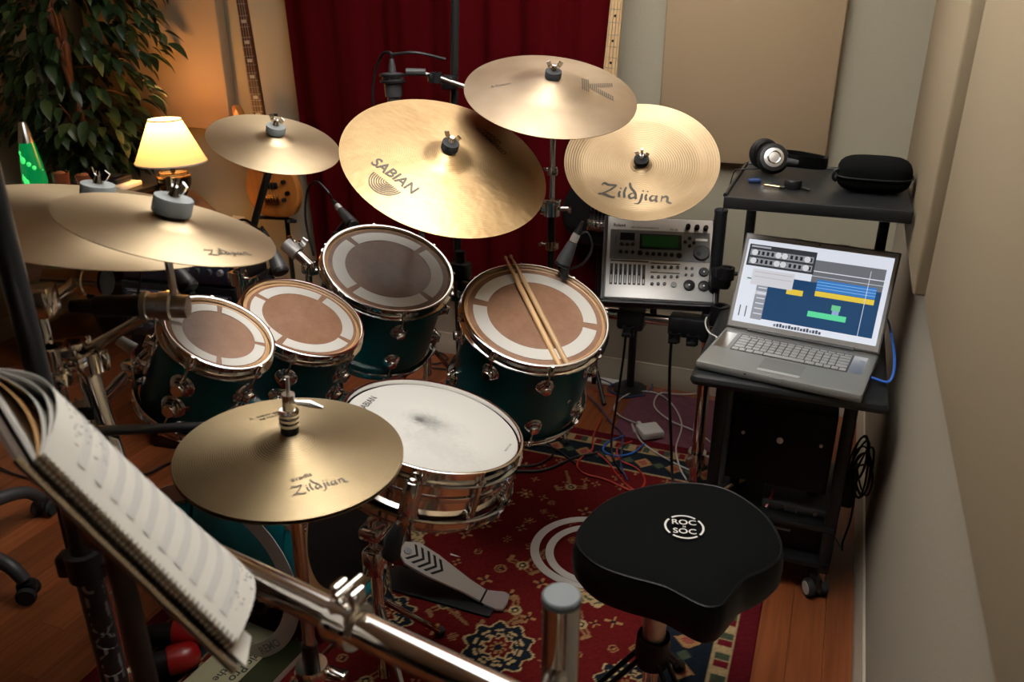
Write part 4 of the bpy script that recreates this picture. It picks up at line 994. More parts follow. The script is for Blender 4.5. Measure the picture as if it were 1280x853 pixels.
# ------------------------------------------------------------------ laptop
def laptop():
    yaw = -.148; c, s_ = math.cos(yaw), math.sin(yaw); u = V((c, s_, 0)); v = V((-s_, c, 0)); z = V((0, 0, 1))
    F = Matrix.Translation((-.262, 1.906, .6795)) @ Matrix((u, v, z)).transposed().to_4x4(); L_, D_ = .392, .265; R3 = F.to_3x3()
    t = thing('laptop', 'open silver laptop showing an audio program, on the cart desk', 'laptop', F)
    bx = lambda name, x0, x1, y0, y1, z0, z1, m, bev=0, par=None, kind=None: MB().box(F @ V(((x0 + x1) / 2, (y0 + y1) / 2, (z0 + z1) / 2)), (x1 - x0, y1 - y0, z1 - z0), R3, bev).build(name, m, par or t, kind=kind)
    bx('base', 0, L_, 0, D_, .002, .0245, 'alu', .005)
    kb = bx('keyboard_well', .053, L_ - .053, .112, .228, .0240, .0248, 'dgrey')
    mb = MB(); rnd = random.Random(1)
    for r in range(6):
        y = .1145 + r * .0188 + (.001 if r else 0); n = (10 if r == 0 else 14); x = .0555; wd = (L_ - .111)
        ws = [1, 1, 1.1, 1.35, 5.6, 1.35, 1.1, 1, 1, 1] if r == 0 else ([1.6] + [1] * 12 + [1.6] if r < 5 else [1] * 14)
        tot = sum(ws)
        for q in ws:
            k = q / tot * wd; hgt = .0165 if r < 5 else .0105
            mb.box(F @ V((x + k / 2, y + hgt / 2, .0258)), (k - .0026, hgt - .001, .0022), R3, bev=.0006); x += k
    mb.build('keys', 'key', kb, kind='stuff')
    for x in (.022, L_ - .022 - .018): bx('speaker_grille', x - .012, x + .020, .115, .225, .0244, .02475, 'steel')
    tp = bx('trackpad', .146, .246, .036, .100, .0243, .0249, 'pad'); bx('trackpad_button', .146, .246, .020, .0345, .0243, .0252, 'key')
    bx('latch_notch', .182, .210, -.0006, .002, .012, .022, 'mgrey'); bx('front_sensor', .122, .127, -.0006, .001, .014, .018, 'black')
    MB().lathe([(.0001, .0245), (.006, .0245), (.006, .0254), (.0001, .0254)], F @ Matrix.Translation((L_ - .030, .205, 0)), 18).build('power_button', 'silver', t)
    MB().cyl(F @ V((.06, D_ - .004, .026)), F @ V((L_ - .06, D_ - .004, .026)), .006, seg=14).build('hinge', 'dgrey', t)
    lean = 1.142; cl, sl = math.cos(lean), math.sin(lean)
    x, y, zz = u, v * cl + z * sl, (v * -sl + z * cl) * 1.0; zz = x.cross(y)
    FL = Matrix.Translation(F @ V((0, D_ - .004, .027))) @ Matrix((x, y, zz)).transposed().to_4x4(); RL = FL.to_3x3()
    lid = MB().box(FL @ V((L_ / 2, D_ / 2 - .002, -.005)), (L_, D_ - .004, .009), RL, bev=.003).build('lid', 'alu', t)
    bz = MB().box(FL @ V((L_ / 2, D_ / 2 - .002, -.0003)), (L_ - .008, D_ - .012, .0008), RL).build('screen_frame', 'silver', lid)
    sx0, sx1, sy0, sy1 = .012, L_ - .012, .018, D_ - .020
    E_ = {}
    def em(col, st=.85):
        k = (col, st)
        if k not in E_: E_[k] = mat('screen_glow', tuple(q * .1 for q in col), .3, emit=col, estr=st)
        return E_[k]
    lev = [0]
    def el(name, a, b, c0, d0, col, dz=1, skew=0):
        """fractions across (a..b) and down (c0..d0) of the screen"""
        z0 = .0002 + .00012 * dz
        P = lambda q, r: FL @ V((sx0 + q * (sx1 - sx0), sy1 - r * (sy1 - sy0), z0))
        MB().add([P(a, d0), P(b, d0), P(b, c0), P(a, c0)], [(0, 1, 2, 3)]).build(name, em(col), bz, flat=True)
    W_ = (.80, .84, .93); NV = (.012, .062, .16); G_ = (.17, .18, .2); G2 = (.32, .33, .37)
    el('screen_background', 0, 1, 0, 1, W_, 1); el('track_area', .205, .965, .40, .925, NV, 2); el('ruler', .49, .965, .14, .40, G_, 2); el('ruler_line', .49, .965, .265, .275, W_, 3); el('ruler_line', .49, .965, .325, .33, W_, 3)
    el('track_list', .125, .205, .52, .94, G2, 2)
    for k in range(6): el('track_name', .14, .20, .555 + .062 * k, .566 + .062 * k, W_, 4)
    el('selected_track', .125, .205, .60, .645, (.62, .63, .68), 3)
    el('channel_fader', .035, .043, .80, .93, (.1, .1, .12), 3); el('channel_fader', .08, .088, .80, .93, (.1, .1, .12), 3); el('channel_light', .045, .075, .46, .475, (.05, .2, .12), 3)
    el('audio_region', .535, .93, .36, .49, (.04, .22, .62), 4)
    for k in range(3): el('waveform_line', .535, .93, .385 + .034 * k, .391 + .034 * k, (.35, .6, .9), 5)
    el('yellow_region', .535, .93, .495, .555, (.85, .62, .06), 5); el('yellow_region', .34, .455, .52, .585, (.85, .62, .06), 4)
    el('green_region', .515, .775, .735, .80, (.12, .75, .36), 4); el('green_region', .665, .725, .625, .69, (.16, .62, .30), 4); el('violet_region', .675, .72, .69, .735, (.32, .42, .70), 4)
    el('playhead', .868, .872, .18, .925, (.7, .75, .85), 6)
    for k in range(16): el('dock_icon', .30 + .021 * k, .316 + .021 * k, .955 - .006 * (k % 3), .985, (.05, .06, .09) if k % 4 else (.2, .22, .28), 3)
    el('plugin_window', .015, .495, .055, .315, (.045, .047, .055), 5); el('plugin_title', .03, .17, .07, .09, (.45, .45, .5), 6)
    for r in range(2):
        el('plugin_strip', .03, .48, .115 + .10 * r, .19 + .10 * r, (.30, .31, .34), 6)
        for k in range(13):
            q = .045 + .034 * k; el('plugin_meter', q, q + .018, .13 + .10 * r, .175 + .10 * r, (.02, .02, .025), 7)
        for q in (.05, .22, .265, .425):
            MB().lathe([(.0001, .00125), (.0082, .00125), (.0082, .0015), (.0001, .0015)], FL @ Matrix.Translation((sx0 + (q + .012) * (sx1 - sx0), sy1 - (.152 + .10 * r) * (sy1 - sy0), 0)), 16).build('plugin_dial', em((.72, .73, .75)), bz)
    el('dialog_window', .075, .375, .345, .535, (.70, .70, .74), 6); el('dialog_text', .09, .36, .375, .382, (.5, .45, .5), 7); el('dialog_text', .09, .36, .43, .436, (.5, .45, .5), 7)
    MB().ball(FL @ V((L_ / 2, D_ - .012, .0002)), .0022, 10, 6).build('camera_dot', 'black', lid)
    for sx in (-.06, .06): MB().box(FL @ V((L_ / 2 + sx, D_ - .004, -.002)), (.026, .003, .003), RL).build('lid_latch', 'mgrey', lid)
laptop()
def cable(name, label, pts, r, m, cat='cable', n=7, group=None, seg=7):
    pts = [V(p) for p in pts]; o = MB().tube(curve(pts, n), r, seg).build(name, m, loc=pts[0]); return tag(o, label, cat, group)
pt = lambda px, py, z: atz(px, py, z)
o = cable('network_cable', 'blue network cable looping from the laptop side toward the wall', [(.134, 1.99, .692), (.150, 1.985, .692), (.185, 1.98, .690), (.196, 2.02, .712), (.190, 2.12, .74), (.178, 2.30, .735), (.17, 2.45, .60)], .0035, 'bluecable')
MB().box((.128, 1.992, .692), (.026, .014, .012), Matrix.Rotation(-.15, 3, 'Z'), bev=.003).build('plug', 'bluecable', o)
o = cable('charger_cable', 'thin white charger cable hooked to the left edge of the laptop', [(-.238, 2.10, .695), (-.262, 2.115, .70), (-.278, 2.15, .71), (-.283, 2.22, .70), (-.285, 2.33, .60)], .0022, 'whitecable')
MB().box((-.232, 2.095, .6945), (.018, .009, .006), Matrix.Rotation(-.15, 3, 'Z'), bev=.002).build('plug', 'white', o)

# ------------------------------------------------------------------ things on the raised shelf
def headphones():
    c = V((-.165, 2.31, 1.140)); nn = V((.25, -.86, .42)).normalized(); F = frame(c, nn, (1, .2, 0))
    t = thing('headphones', 'black over-ear headphones with silver caps on the raised shelf', 'headphones', (c.x, c.y, 1.0985))
    cup = MB().lathe([(.0001, -.012), (.030, -.012), (.040, -.006), (.042, .004), (.036, .014), (.027, .016), (.0001, .016)], F, 28).build('ear_cup', 'black', t)
    MB().lathe([(.0001, .020), (.016, .0195), (.026, .016), (.028, .012), (.0001, .012)], F, 28).build('silver_cap', 'silver', cup)
    MB().lathe([(.014, .0200), (.016, .0208), (.018, .0198), (.016, .0185)], F, 24, closed=True).build('cap_ring', 'chrome', cup)
    MB().lathe([(.014, -.012), (.030, -.012), (.036, -.020), (.030, -.030), (.018, -.030)], F, 24, closed=True).build('ear_cushion', 'vinyl', cup)
    F2 = frame(c + V((-.028, .055, .002)), V((.35, -.80, .25)), (1, .2, 0))
    cup2 = MB().lathe([(.0001, -.012), (.030, -.012), (.040, -.006), (.042, .004), (.036, .014), (.0001, .016)], F2, 28).build('ear_cup', 'black', t)
    MB().lathe([(.014, .013), (.030, .014), (.036, .022), (.030, .030), (.018, .030)], F2, 24, closed=True).build('ear_cushion', 'vinyl', cup2)
    pts = curve([c + V((.030, .0, .0)), c + V((.075, .01, -.006)), c + V((.125, .035, -.012)), c + V((.128, .075, -.012)), c + V((.06, .095, -.006)), c + V((.0, .07, .0))], 6)
    mb = MB(); mb.ring_surf([[p + V((0, 0, q)) + V((d_, d_ * .3, 0)) for d_, q in ((-.004, -.015), (.004, -.015), (.005, 0), (.004, .015), (-.004, .015), (-.005, 0))] for p in pts]); mb.build('headband', 'vinyl', t)
    MB().tube([c + V((.036, .0, -.004)), c + V((.065, .006, -.008))], [.010, .008], 10).build('yoke', 'dgrey', t)
    MB().tube(curve([c + V((-.03, .01, -.030)), c + V((-.075, .005, -.034)), c + V((-.098, .02, -.045)), c + V((-.115, .06, -.12)), c + V((-.128, .085, -.18))], 6), .0016, 6).build('cord', 'black', t)
headphones()
t = thing('headphone_case', 'rounded black zip case on the right end of the raised shelf', 'case', (.085, 2.20, 1.0985))
sup = lambda a, e: math.copysign(abs(a) ** e, a)
mb = MB(); rings = []
for k in range(13):
    ph = -PI / 2 + PI * k / 12; rr_ = sup(math.cos(ph), .45) if k not in (0, 12) else .02; zz = 1.1385 + .040 * sup(math.sin(ph), .7)
    rings.append([(.085 + .086 * rr_ * sup(math.cos(q), .55), 2.205 + .070 * rr_ * sup(math.sin(q), .62), zz) for q in [2 * PI * j / 40 for j in range(40)]])
mb.ring_surf([[V(p) for p in r] for r in rings]); mb.build('shell', 'velour', t)
mb = MB(); mb.tube([(.085 + .088 * sup(math.cos(q), .55), 2.205 + .072 * sup(math.sin(q), .62), 1.136) for q in [2 * PI * j / 48 for j in range(48)]], .0022, 6, closed=True); mb.build('zipper', 'black', t)
MB().box((.085, 2.158, 1.1715), (.040, .006, .0022), Matrix.Rotation(math.radians(28), 3, 'X'), bev=.0008).build('metal_badge', 'chrome', t)
MB().tube(curve([(.004, 2.17, 1.15), (-.006, 2.165, 1.145), (-.007, 2.165, 1.13), (.0, 2.17, 1.122)], 4), .004, 8).build('strap', 'black', t)
tag(MB().box((-.195, 2.19, 1.1035), (.030, .018, .010), Matrix.Rotation(.2, 3, 'Z'), bev=.003).build('blue_adapter', mat('blue_rubber', (.012, .035, .13), .45), loc=(-.195, 2.19, 1.0985)), 'tiny blue plastic piece at the left front of the raised shelf', 'plug')
t = thing('jack_adapter', 'short gold jack plug lying beside the small round black box', 'plug', (-.15, 2.14, 1.0985))
MB().tube([(-.168, 2.148, 1.1025), (-.165, 2.147, 1.1025), (-.160, 2.1455, 1.1025), (-.125, 2.135, 1.1025)], [.0015, .003, .0033, .0033], 10).build('plug_tip', 'brass', t)
MB().tube([(-.127, 2.1355, 1.1028), (-.115, 2.132, 1.1028)], .0042, 10).build('plug_sleeve', 'black', t)
t = thing('round_box', 'small round black box with a cord loop on the raised shelf', 'box', (-.095, 2.155, 1.0985))
MB().lathe([(.0001, 0), (.020, 0), (.021, .004), (.021, .018), (.019, .021), (.0001, .021)], Matrix.Translation((-.098, 2.155, 1.0985)), 24).build('body', 'black', t)
MB().tube(curve([(-.078, 2.150, 1.102), (-.066, 2.138, 1.102), (-.056, 2.130, 1.102), (-.064, 2.146, 1.102), (-.078, 2.154, 1.102)], 5), .0024, 7).build('cord_loop', 'black', t)

# ------------------------------------------------------------------ drum stool
def throne():
    seam = [(-.371, 1.288), (-.382, 1.35), (-.359, 1.45), (-.303, 1.529), (-.226, 1.583), (-.132, 1.595), (-.049, 1.537), (-.007, 1.464), (.003, 1.403), (-.018, 1.35), (-.053, 1.304), (-.068, 1.26), (-.082, 1.219), (-.103, 1.203), (-.126, 1.206), (-.155, 1.217), (-.191, 1.229), (-.263, 1.232), (-.321, 1.245)]
    P = [V((x, y, 0)) for x, y in seam]; n = len(P); c = V((-.19, 1.40, 0)); pts = []
    for i in range(n):
        a, b, d, e = P[i - 1], P[i], P[(i + 1) % n], P[(i + 2) % n]
        for k in range(4):
            q = k / 4; pts.append(.5 * ((2 * b) + (d - a) * q + (2 * a - 5 * b + 4 * d - e) * q * q + (3 * b - a - 3 * d + e) * q ** 3))
    t = thing('drum_stool', 'black padded saddle-shaped drum stool with a round white emblem', 'stool', (c.x, c.y, 0))
    sect = [(.0, .0), (.20, .006), (.5, .009), (.8, .006), (.93, .001), (1.0, -.006)]
    side = [(1.0, -.006), (1.012, -.010), (1.035, -.03), (1.04, -.05), (1.03, -.075), (.98, -.092), (.8, -.096), (.0, -.096)]
    def dish(p): return -.010 * max(0, 1 - ((p - V((-.19, 1.46, 0))).length / .12) ** 2) * 0
    def mk(sec): return [[c + (p - c) * max(s_, .001) + V((0, 0, .552 + z + dish(p))) for p in pts] for s_, z in sec]
    MB().ring_surf(mk(sect), caps=False).build('velour_top', 'velour', t); MB().ring_surf(mk(side), caps=False).build('side_wall', 'vinyl', t)
    MB().tube([c + (p - c) * 1.002 + V((0, 0, .5465)) for p in pts], .0028, 6, closed=True).build('piping', 'vinyl', t)
    G = Matrix.Translation((-.184, 1.400, .5645)) @ Matrix.Rotation(math.radians(14), 4, 'Z')
    mb = MB()
    for k in range(4): put_flat(mb, arcs_geo([.0375], .0022, math.radians(6 + 90 * k + 45), math.radians(84 + 90 * k + 45)), G, 1)
    put_flat(mb, text_geo('ROC'), G @ Matrix.Translation((0, .0145, 0)), .0235); put_flat(mb, text_geo('SOC'), G @ Matrix.Translation((0, -.0155, 0)), .0235); put_flat(mb, text_geo('N'), G, .008)
    mb.build('emblem', 'silver', t, flat=True)
    MB().box((c.x, c.y, .452), (.16, .16, .012), bev=.004).build('mounting_plate', 'blackmetal', t)
    px, py = -.215, 1.33
    MB().cyl((px, py, .45), (px, py, .30), .024, seg=18).build('sleeve', 'steel', t); MB().cyl((px, py, .34), (px, py, .18), .0165, seg=16).build('post', 'chrome', t)
    MB().lathe([(.016, -.035), (.034, -.035), (.036, 0), (.034, .035), (.016, .035)], Matrix.Translation((px, py, .30)), 18, closed=True).build('leg_hub', 'black', t)
    for a in (205, 325, 85):
        a = math.radians(a); f = V((px + .27 * math.cos(a), py + .27 * math.sin(a), .018))
        w = V((-math.sin(a), math.cos(a), 0)) * .012
        o = None
        for sg in (-1, 1):
            q = MB().tube([V((px + .03 * math.cos(a), py + .03 * math.sin(a), .285)) + w * sg, f + w * sg], .0055, 8).build('leg', 'blackmetal', t)
        MB().ball(f, .017, 10, 6).build('rubber_foot', 'rubber', q)
throne()

# ------------------------------------------------------------------ foreground: chrome rack, music stand with notebook, black pole
t = thing('chrome_rack', 'thick chrome crossbar and capped chrome post in the foreground', 'rack', (-.207, .664, 0))
L0, L1 = V((-.589, .615, .92)), V((-.274, .562, .92)); dl = (L1 - L0).normalized()
tube('crossbar', [L0 - dl * .10, L1 + dl * .22], .019, 'chrome', t, 24)
MB().cyl(L0 - dl * .102, L0 - dl * .10, .018, seg=20).build('bar_end', 'rubber', t)
tube('post', [(-.207, .664, 0), (-.207, .664, .958)], .0205, 'chrome', t, 28)
MB().lathe([(.0001, .957), (.0212, .957), (.0212, .963), (.019, .9655), (.0001, .9655)], Matrix.Translation((-.207, .664, 0)), 28).build('end_cap', mat('grey_cap', (.075, .085, .09), .6), t)
tube('link_tube', [(-.207, .664, .86), (-.195, .555, .895)], .014, 'chrome', t)
tube('rear_post', [L1 + dl * .2, L1 + dl * .2 + V((0, 0, -.92))], .0205, 'chrome', t)
q = L0 + dl * .165; Rb = Matrix((dl, V((0, 0, 1)).cross(dl), V((0, 0, 1)))).transposed()
Fq = Matrix.Translation(q) @ (Rb @ Matrix(((0, 0, 1), (0, 1, 0), (-1, 0, 0)))).to_4x4()
MB().lathe([(.0195, -.017), (.0265, -.017), (.0275, -.012), (.0265, -.006), (.0265, .006), (.0275, .012), (.0265, .017), (.0195, .017)], Fq, 28, closed=True).build('clamp_ring', 'chrome', t)
for sx in (-.012, .012):
    MB().box(q + Rb @ V((sx, .006, .034)), (.010, .022, .024), Rb, bev=.003).build('clamp_jaw', 'chrome', t)
MB().cyl(q + Rb @ V((0, -.012, .042)), q + Rb @ V((0, .028, .042)), .004, seg=10).build('clamp_bolt', 'chrome', t)

A, B, C_ = V((-.619, .424, 1.174)), V((-.466, .457, .984)), V((-.618, .646, .894))
us = (B - A).normalized(); ut = (C_ - B); ut = (ut - us * ut.dot(us)).normalized(); un = ut.cross(us); un = un if un.dot(V((1, 1, 1))) > 0 else -un
LS, LT = (B - A).length, .255
D_ = V((-.823, .532, 1.174))
N3 = lambda s_, t_, h: (A + (D_ - A) * t_) * (1 - s_) + (B + (C_ - B) * t_) * s_ + un * h
t = thing('music_notebook', 'spiral notebook of handwritten music, pages curling, on the music stand', 'notebook', A)
def sheet(name, hf, m, th, s0=0, s1=1, t1=1, par=None, kind=None):
    rows = [[N3(s0 + (s1 - s0) * i / 14, t1 * j / 12, hf(i / 14, j / 12)) for j in range(13)] for i in range(15)]
    return MB().sheet(rows, th).build(name, m, par or t, kind=kind)
top = lambda i, j: .006 + .050 * (1 - .45 * i) * max(0, math.sin(PI * min(1, j * 1.0))) ** .8 * (1 - .5 * j) + .004 * (1 - i)
pg = sheet('top_page', top, 'paper', .0006)
sheet('page', lambda i, j: top(i, j) * .80, 'paper', .0008); sheet('page', lambda i, j: top(i, j) * .58, 'paper', .0008)
sheet('cover', lambda i, j: top(i, j) * .34, 'pine', .0015); sheet('page_stack', lambda i, j: .0, 'paper', .004)
for k in range(10):
    s0 = .13 + .083 * k; rows = [[N3(s0 + d, .06 + .90 * j / 12, top(s0 + d, .06 + .9 * j / 12) + .0011) for j in range(13)] for d in (0, .038)]
    MB().sheet(rows).build('stave_lines', 'stave', pg)
rnd = random.Random(4); mb = MB()
for k in range(90):
    s0 = .05 + (.20 * rnd.random() if k < 60 else .85 + .09 * rnd.random()); t0 = .12 + .72 * rnd.random(); ln = .010 + .03 * rnd.random(); a = rnd.random() * 2
    p, q2 = (s0, t0), (min(.985, s0 + ln * .5 * math.cos(a)), min(.96, t0 + ln * math.sin(a)))
    mb.tube([N3(*p, top(*p) + .0012), N3(*q2, top(*q2) + .0012)], .0004, 4)
mb.build('handwriting', 'mgrey', pg, kind='stuff')
mb = MB()
for k in range(44):
    s0 = (k + .5) / 44; c0 = N3(s0, 0, .004); mb.tube([c0 + (ut * math.cos(a) + un * math.sin(a)) * .0065 for a in [2 * PI * j / 10 for j in range(10)]], .0009, 5, closed=True)
mb.build('spiral_binding', 'nickel', t, kind='stuff')
o = MB().sheet([[N3(.88 + .22 * i, .02 + .30 * j, -.004) for j in (0, 1)] for i in (0, 1)], .0015).build('index_card', 'paper', loc=N3(.9, .1, -.004)); tag(o, 'small pale card sticking out under the notebook corner', 'card')
t = thing('music_stand', 'dark music stand under the spiral notebook', 'music stand', (-.66, .60, 0))
MB().sheet([[N3(-.05 + 1.12 * i, -.02 + 1.05 * j, -.0065) for j in (0, 1)] for i in (0, 1)], -.004).build('desk', mat('stand_brown', (.05, .035, .025), .5), t)
MB().tube([N3(-.05, -.025, -.0085), N3(1.07, -.025, -.0085)], .004, 8).build('desk_edge', 'nickel', t)
cp = N3(.5, .45, -.02); MB().box(cp, (.05, .04, .03), bev=.006).build('tilt_joint', 'black', t)
tube('upper_tube', [cp, (cp.x, cp.y, .62)], .0125, 'dgrey', t); tube('lower_tube', [(cp.x, cp.y, .64), (cp.x, cp.y, .20)], .0095, 'nickel', t)
tripod(t, cp.x, cp.y, .24, .22, 'blackmetal', 190)
t = thing('speaker_pole', 'tall black pole close to the camera at the left edge, white lettering low down', 'stand', (-.908, .658, 0))
x, y = -.908, .658
tube('upper_pole', [(x, y, 1.75), (x, y, .80)], .0145, 'blackmetal', t); tube('lower_pole', [(x, y, .82), (x, y, .05)], .0185, 'blackmetal', t); lock(t, (x, y, .81), 'black', 1.5, .4)
for wrd, z1 in (('ULTIMATE', .70), ('SUPPORT', .50)):
    vs, fs = text_geo(wrd); mb = MB(); a0 = math.atan2(-y, -x); sz = .042
    mb.add([V((x + .0190 * math.cos(a0 + yy * sz / .0190), y + .0190 * math.sin(a0 + yy * sz / .0190), z1 - xx * sz)) for xx, yy in vs], fs); mb.build('lettering', 'mgrey', t, flat=True)
tube('boom_arm', [aty(78, 541, .70), aty(170, 537, .88), aty(262, 533, 1.04), aty(300, 531, 1.10)], .0085, 'blackmetal', t); lock(t, aty(80, 541, .69), 'black', 1.5, 2)
tripod(t, x, y, .30, .26, 'blackmetal', 130)
cable('audio_cable', 'black cable hanging beside the black pole at left', [aty(62, 560, .70), aty(75, 640, .70), aty(95, 720, .69), aty(130, 830, .66), aty(150, 930, .66)], .0042, 'black')

# ------------------------------------------------------------------ microphones on the drums
def drum_mic(label, tail, head, r, cab, clip_to, collar=True):
    tail, head = V(tail), V(head); d = (head - tail); F = frame(tail, d, (1, 0, 0)); L = d.length
    t = thing('drum_microphone', label, 'microphone', tail)
    MB().lathe([(.0001, 0), (r * .62, 0), (r * .68, L * .12), (r * .85, L * .45), (r, L * .72), (r, L * .97), (r * .9, L), (.0001, L)], F, 20).build('body', 'dgrey', t)
    MB().lathe([(r * 1.0, L * .86), (r * 1.05, L * .88), (r * 1.05, L * .95), (r, L * .97)], F, 20, closed=True).build('grille_band', 'black', t)
    MB().lathe([(.0001, -.024), (r * .5, -.024), (r * .55, -.018), (r * .55, -.002), (.0001, 0)], F, 16).build('connector', 'silver', t)
    MB().lathe([(.0001, -.060), (.0035, -.060), (r * .48, -.026), (.0001, -.024)], F, 14).build('strain_relief', 'black', t)
    u = d.normalized(); pts = [tail - u * .055] + [V(p) for p in cab]
    MB().tube(curve(pts, 6), .0034, 7).build('cord', 'black', t)
    m1 = tail + d * .55; c2 = V(clip_to)
    MB().tube(curve([m1, (m1 + c2) / 2 + V((-.02, .01, -.012)), c2], 5), .0075, 10).build('clip_arm', 'black', t)
    MB().box(c2, (.020, .020, .034), bev=.005).build('rim_clip', 'black', t)
drum_mic('microphone with silver collar aimed at the drum under the golden cymbal', aty(426, 263, 1.97), aty(442, 283, 1.93), .018, [aty(410, 240, 1.99), aty(395, 227, 2.0), aty(384, 240, 2.0), aty(382, 275, 1.98), aty(392, 320, 1.95)], aty(420, 297, 1.93))
drum_mic('microphone leaning over the second smallest drum, cable arching behind it', aty(338, 309, 1.64), aty(352, 342, 1.615), .020, [aty(322, 286, 1.65), aty(306, 275, 1.66), aty(292, 281, 1.67), aty(286, 300, 1.68), aty(290, 330, 1.68)], aty(338, 353, 1.615))
drum_mic('black microphone behind the smallest drum, below the small cymbal', aty(208, 325, 1.30), aty(238, 362, 1.29), .021, [aty(196, 318, 1.34), aty(180, 330, 1.40), aty(170, 380, 1.42)], aty(238, 373, 1.29))
drum_mic('black microphone by the drum with the sticks, silver collar up', aty(716, 303, 1.99), aty(702, 333, 1.975), .020, [aty(722, 294, 2.0), aty(734, 291, 2.0), aty(740, 310, 2.0), aty(728, 330, 2.0), aty(708, 338, 2.0)], aty(706, 342, 1.975))

t = thing('overhead_microphone', 'large black studio microphone hanging before the red curtain', 'microphone', aty(490, 95, 2.33))
p0, p1 = aty(490, 82, 2.33), aty(493, 135, 2.33)
MB().tube([p0 + V((0, 0, .02)), p0, p0 + (p1 - p0) * .16, p0 + (p1 - p0) * .18, p0 + (p1 - p0) * .38, p0 + (p1 - p0) * .42, p0 + (p1 - p0) * .72, p0 + (p1 - p0) * .75, p1], [.006, .010, .012, .033, .034, .028, .026, .020, .020], 22).build('body', 'dgrey', t)
for k in (.22, .36): MB().lathe([(.034, -.003), (.040, -.003), (.040, .003), (.034, .003)], frame(p0 + (p1 - p0) * k, p1 - p0), 24, closed=True).build('shock_mount_ring', 'black', t)
MB().tube(curve([p0 + V((0, 0, .02)), aty(488, 66, 2.33), aty(478, 68, 2.34), aty(469, 90, 2.35), aty(466, 120, 2.35), aty(470, 150, 2.35)], 6), .0045, 8).build('cord', 'black', t)
MB().tube(curve([aty(490, 68, 2.33), aty(520, 66, 2.35), aty(557, 74, 2.40)], 5), .0045, 8).build('cord', 'black', t)
t = thing('microphone_stand', 'tall black stand with a boom in front of the red curtain', 'stand', (-1.155, 2.42, 0))
x, y = -1.155, 2.42
tube('pole', [(x + .03, y, 1.85), (x, y, 1.15), (x, y, .70)], .0125, 'blackmetal', t); tube('lower_pole', [(x, y, .72), (x, y, .12)], .015, 'blackmetal', t)
bb = [aty(516, 89, 2.36), aty(548, 97, 2.37), aty(580, 108, 2.38), aty(625, 123, 2.40)]
MB().tube([aty(508, 90, 2.34), aty(532, 90, 2.36)], [.012, .010], 12).build('boom_joint', 'dgrey', t)
tube('boom_arm', bb, .007, 'steel', t); lock(t, aty(545, 97, 2.37), 'blackmetal', 1.1, 1)
MB().box(aty(562, 103, 2.395), (.04, .05, .04), bev=.006).build('boom_clamp', 'black', t)
tripod(t, x, y, .22, .2, 'blackmetal', 90)

# ------------------------------------------------------------------ curtain and instruments by the back wall
def build_curtain():
    mb = MB(); rows = []; x0, x1 = -2.265, -.825; n = 150
    for i in range(15):
        f = i / 14; z = 2.30 - f * 1.93; row = []
        for j in range(n + 1):
            q = j / n; x = x0 + (x1 - x0) * q + .055 * f * (1 - q) ** 2
            y = 3.085 + .016 * math.sin(q * 44 + 1.2 * math.sin(q * 9) + f * .3) + .014 * math.sin(q * 19 + 1) + .003 * math.sin(q * 120 + f)
            row.append((x, y, z))
        rows.append(row)
    mb.sheet(rows, .004); tag(mb.build('curtain', 'curtain', loc=(-1.545, 3.085, .37), ang=1.5), 'dark red velvet curtain on the back wall behind the drums', 'curtain')
build_curtain()
tag(MB().cyl((-2.40, 3.085, 2.31), (-.70, 3.085, 2.31), .014, seg=14).build('curtain_rod', 'blackmetal', loc=(-1.55, 3.085, 2.31)), 'dark rod above the picture carrying the red curtain', 'curtain rod')

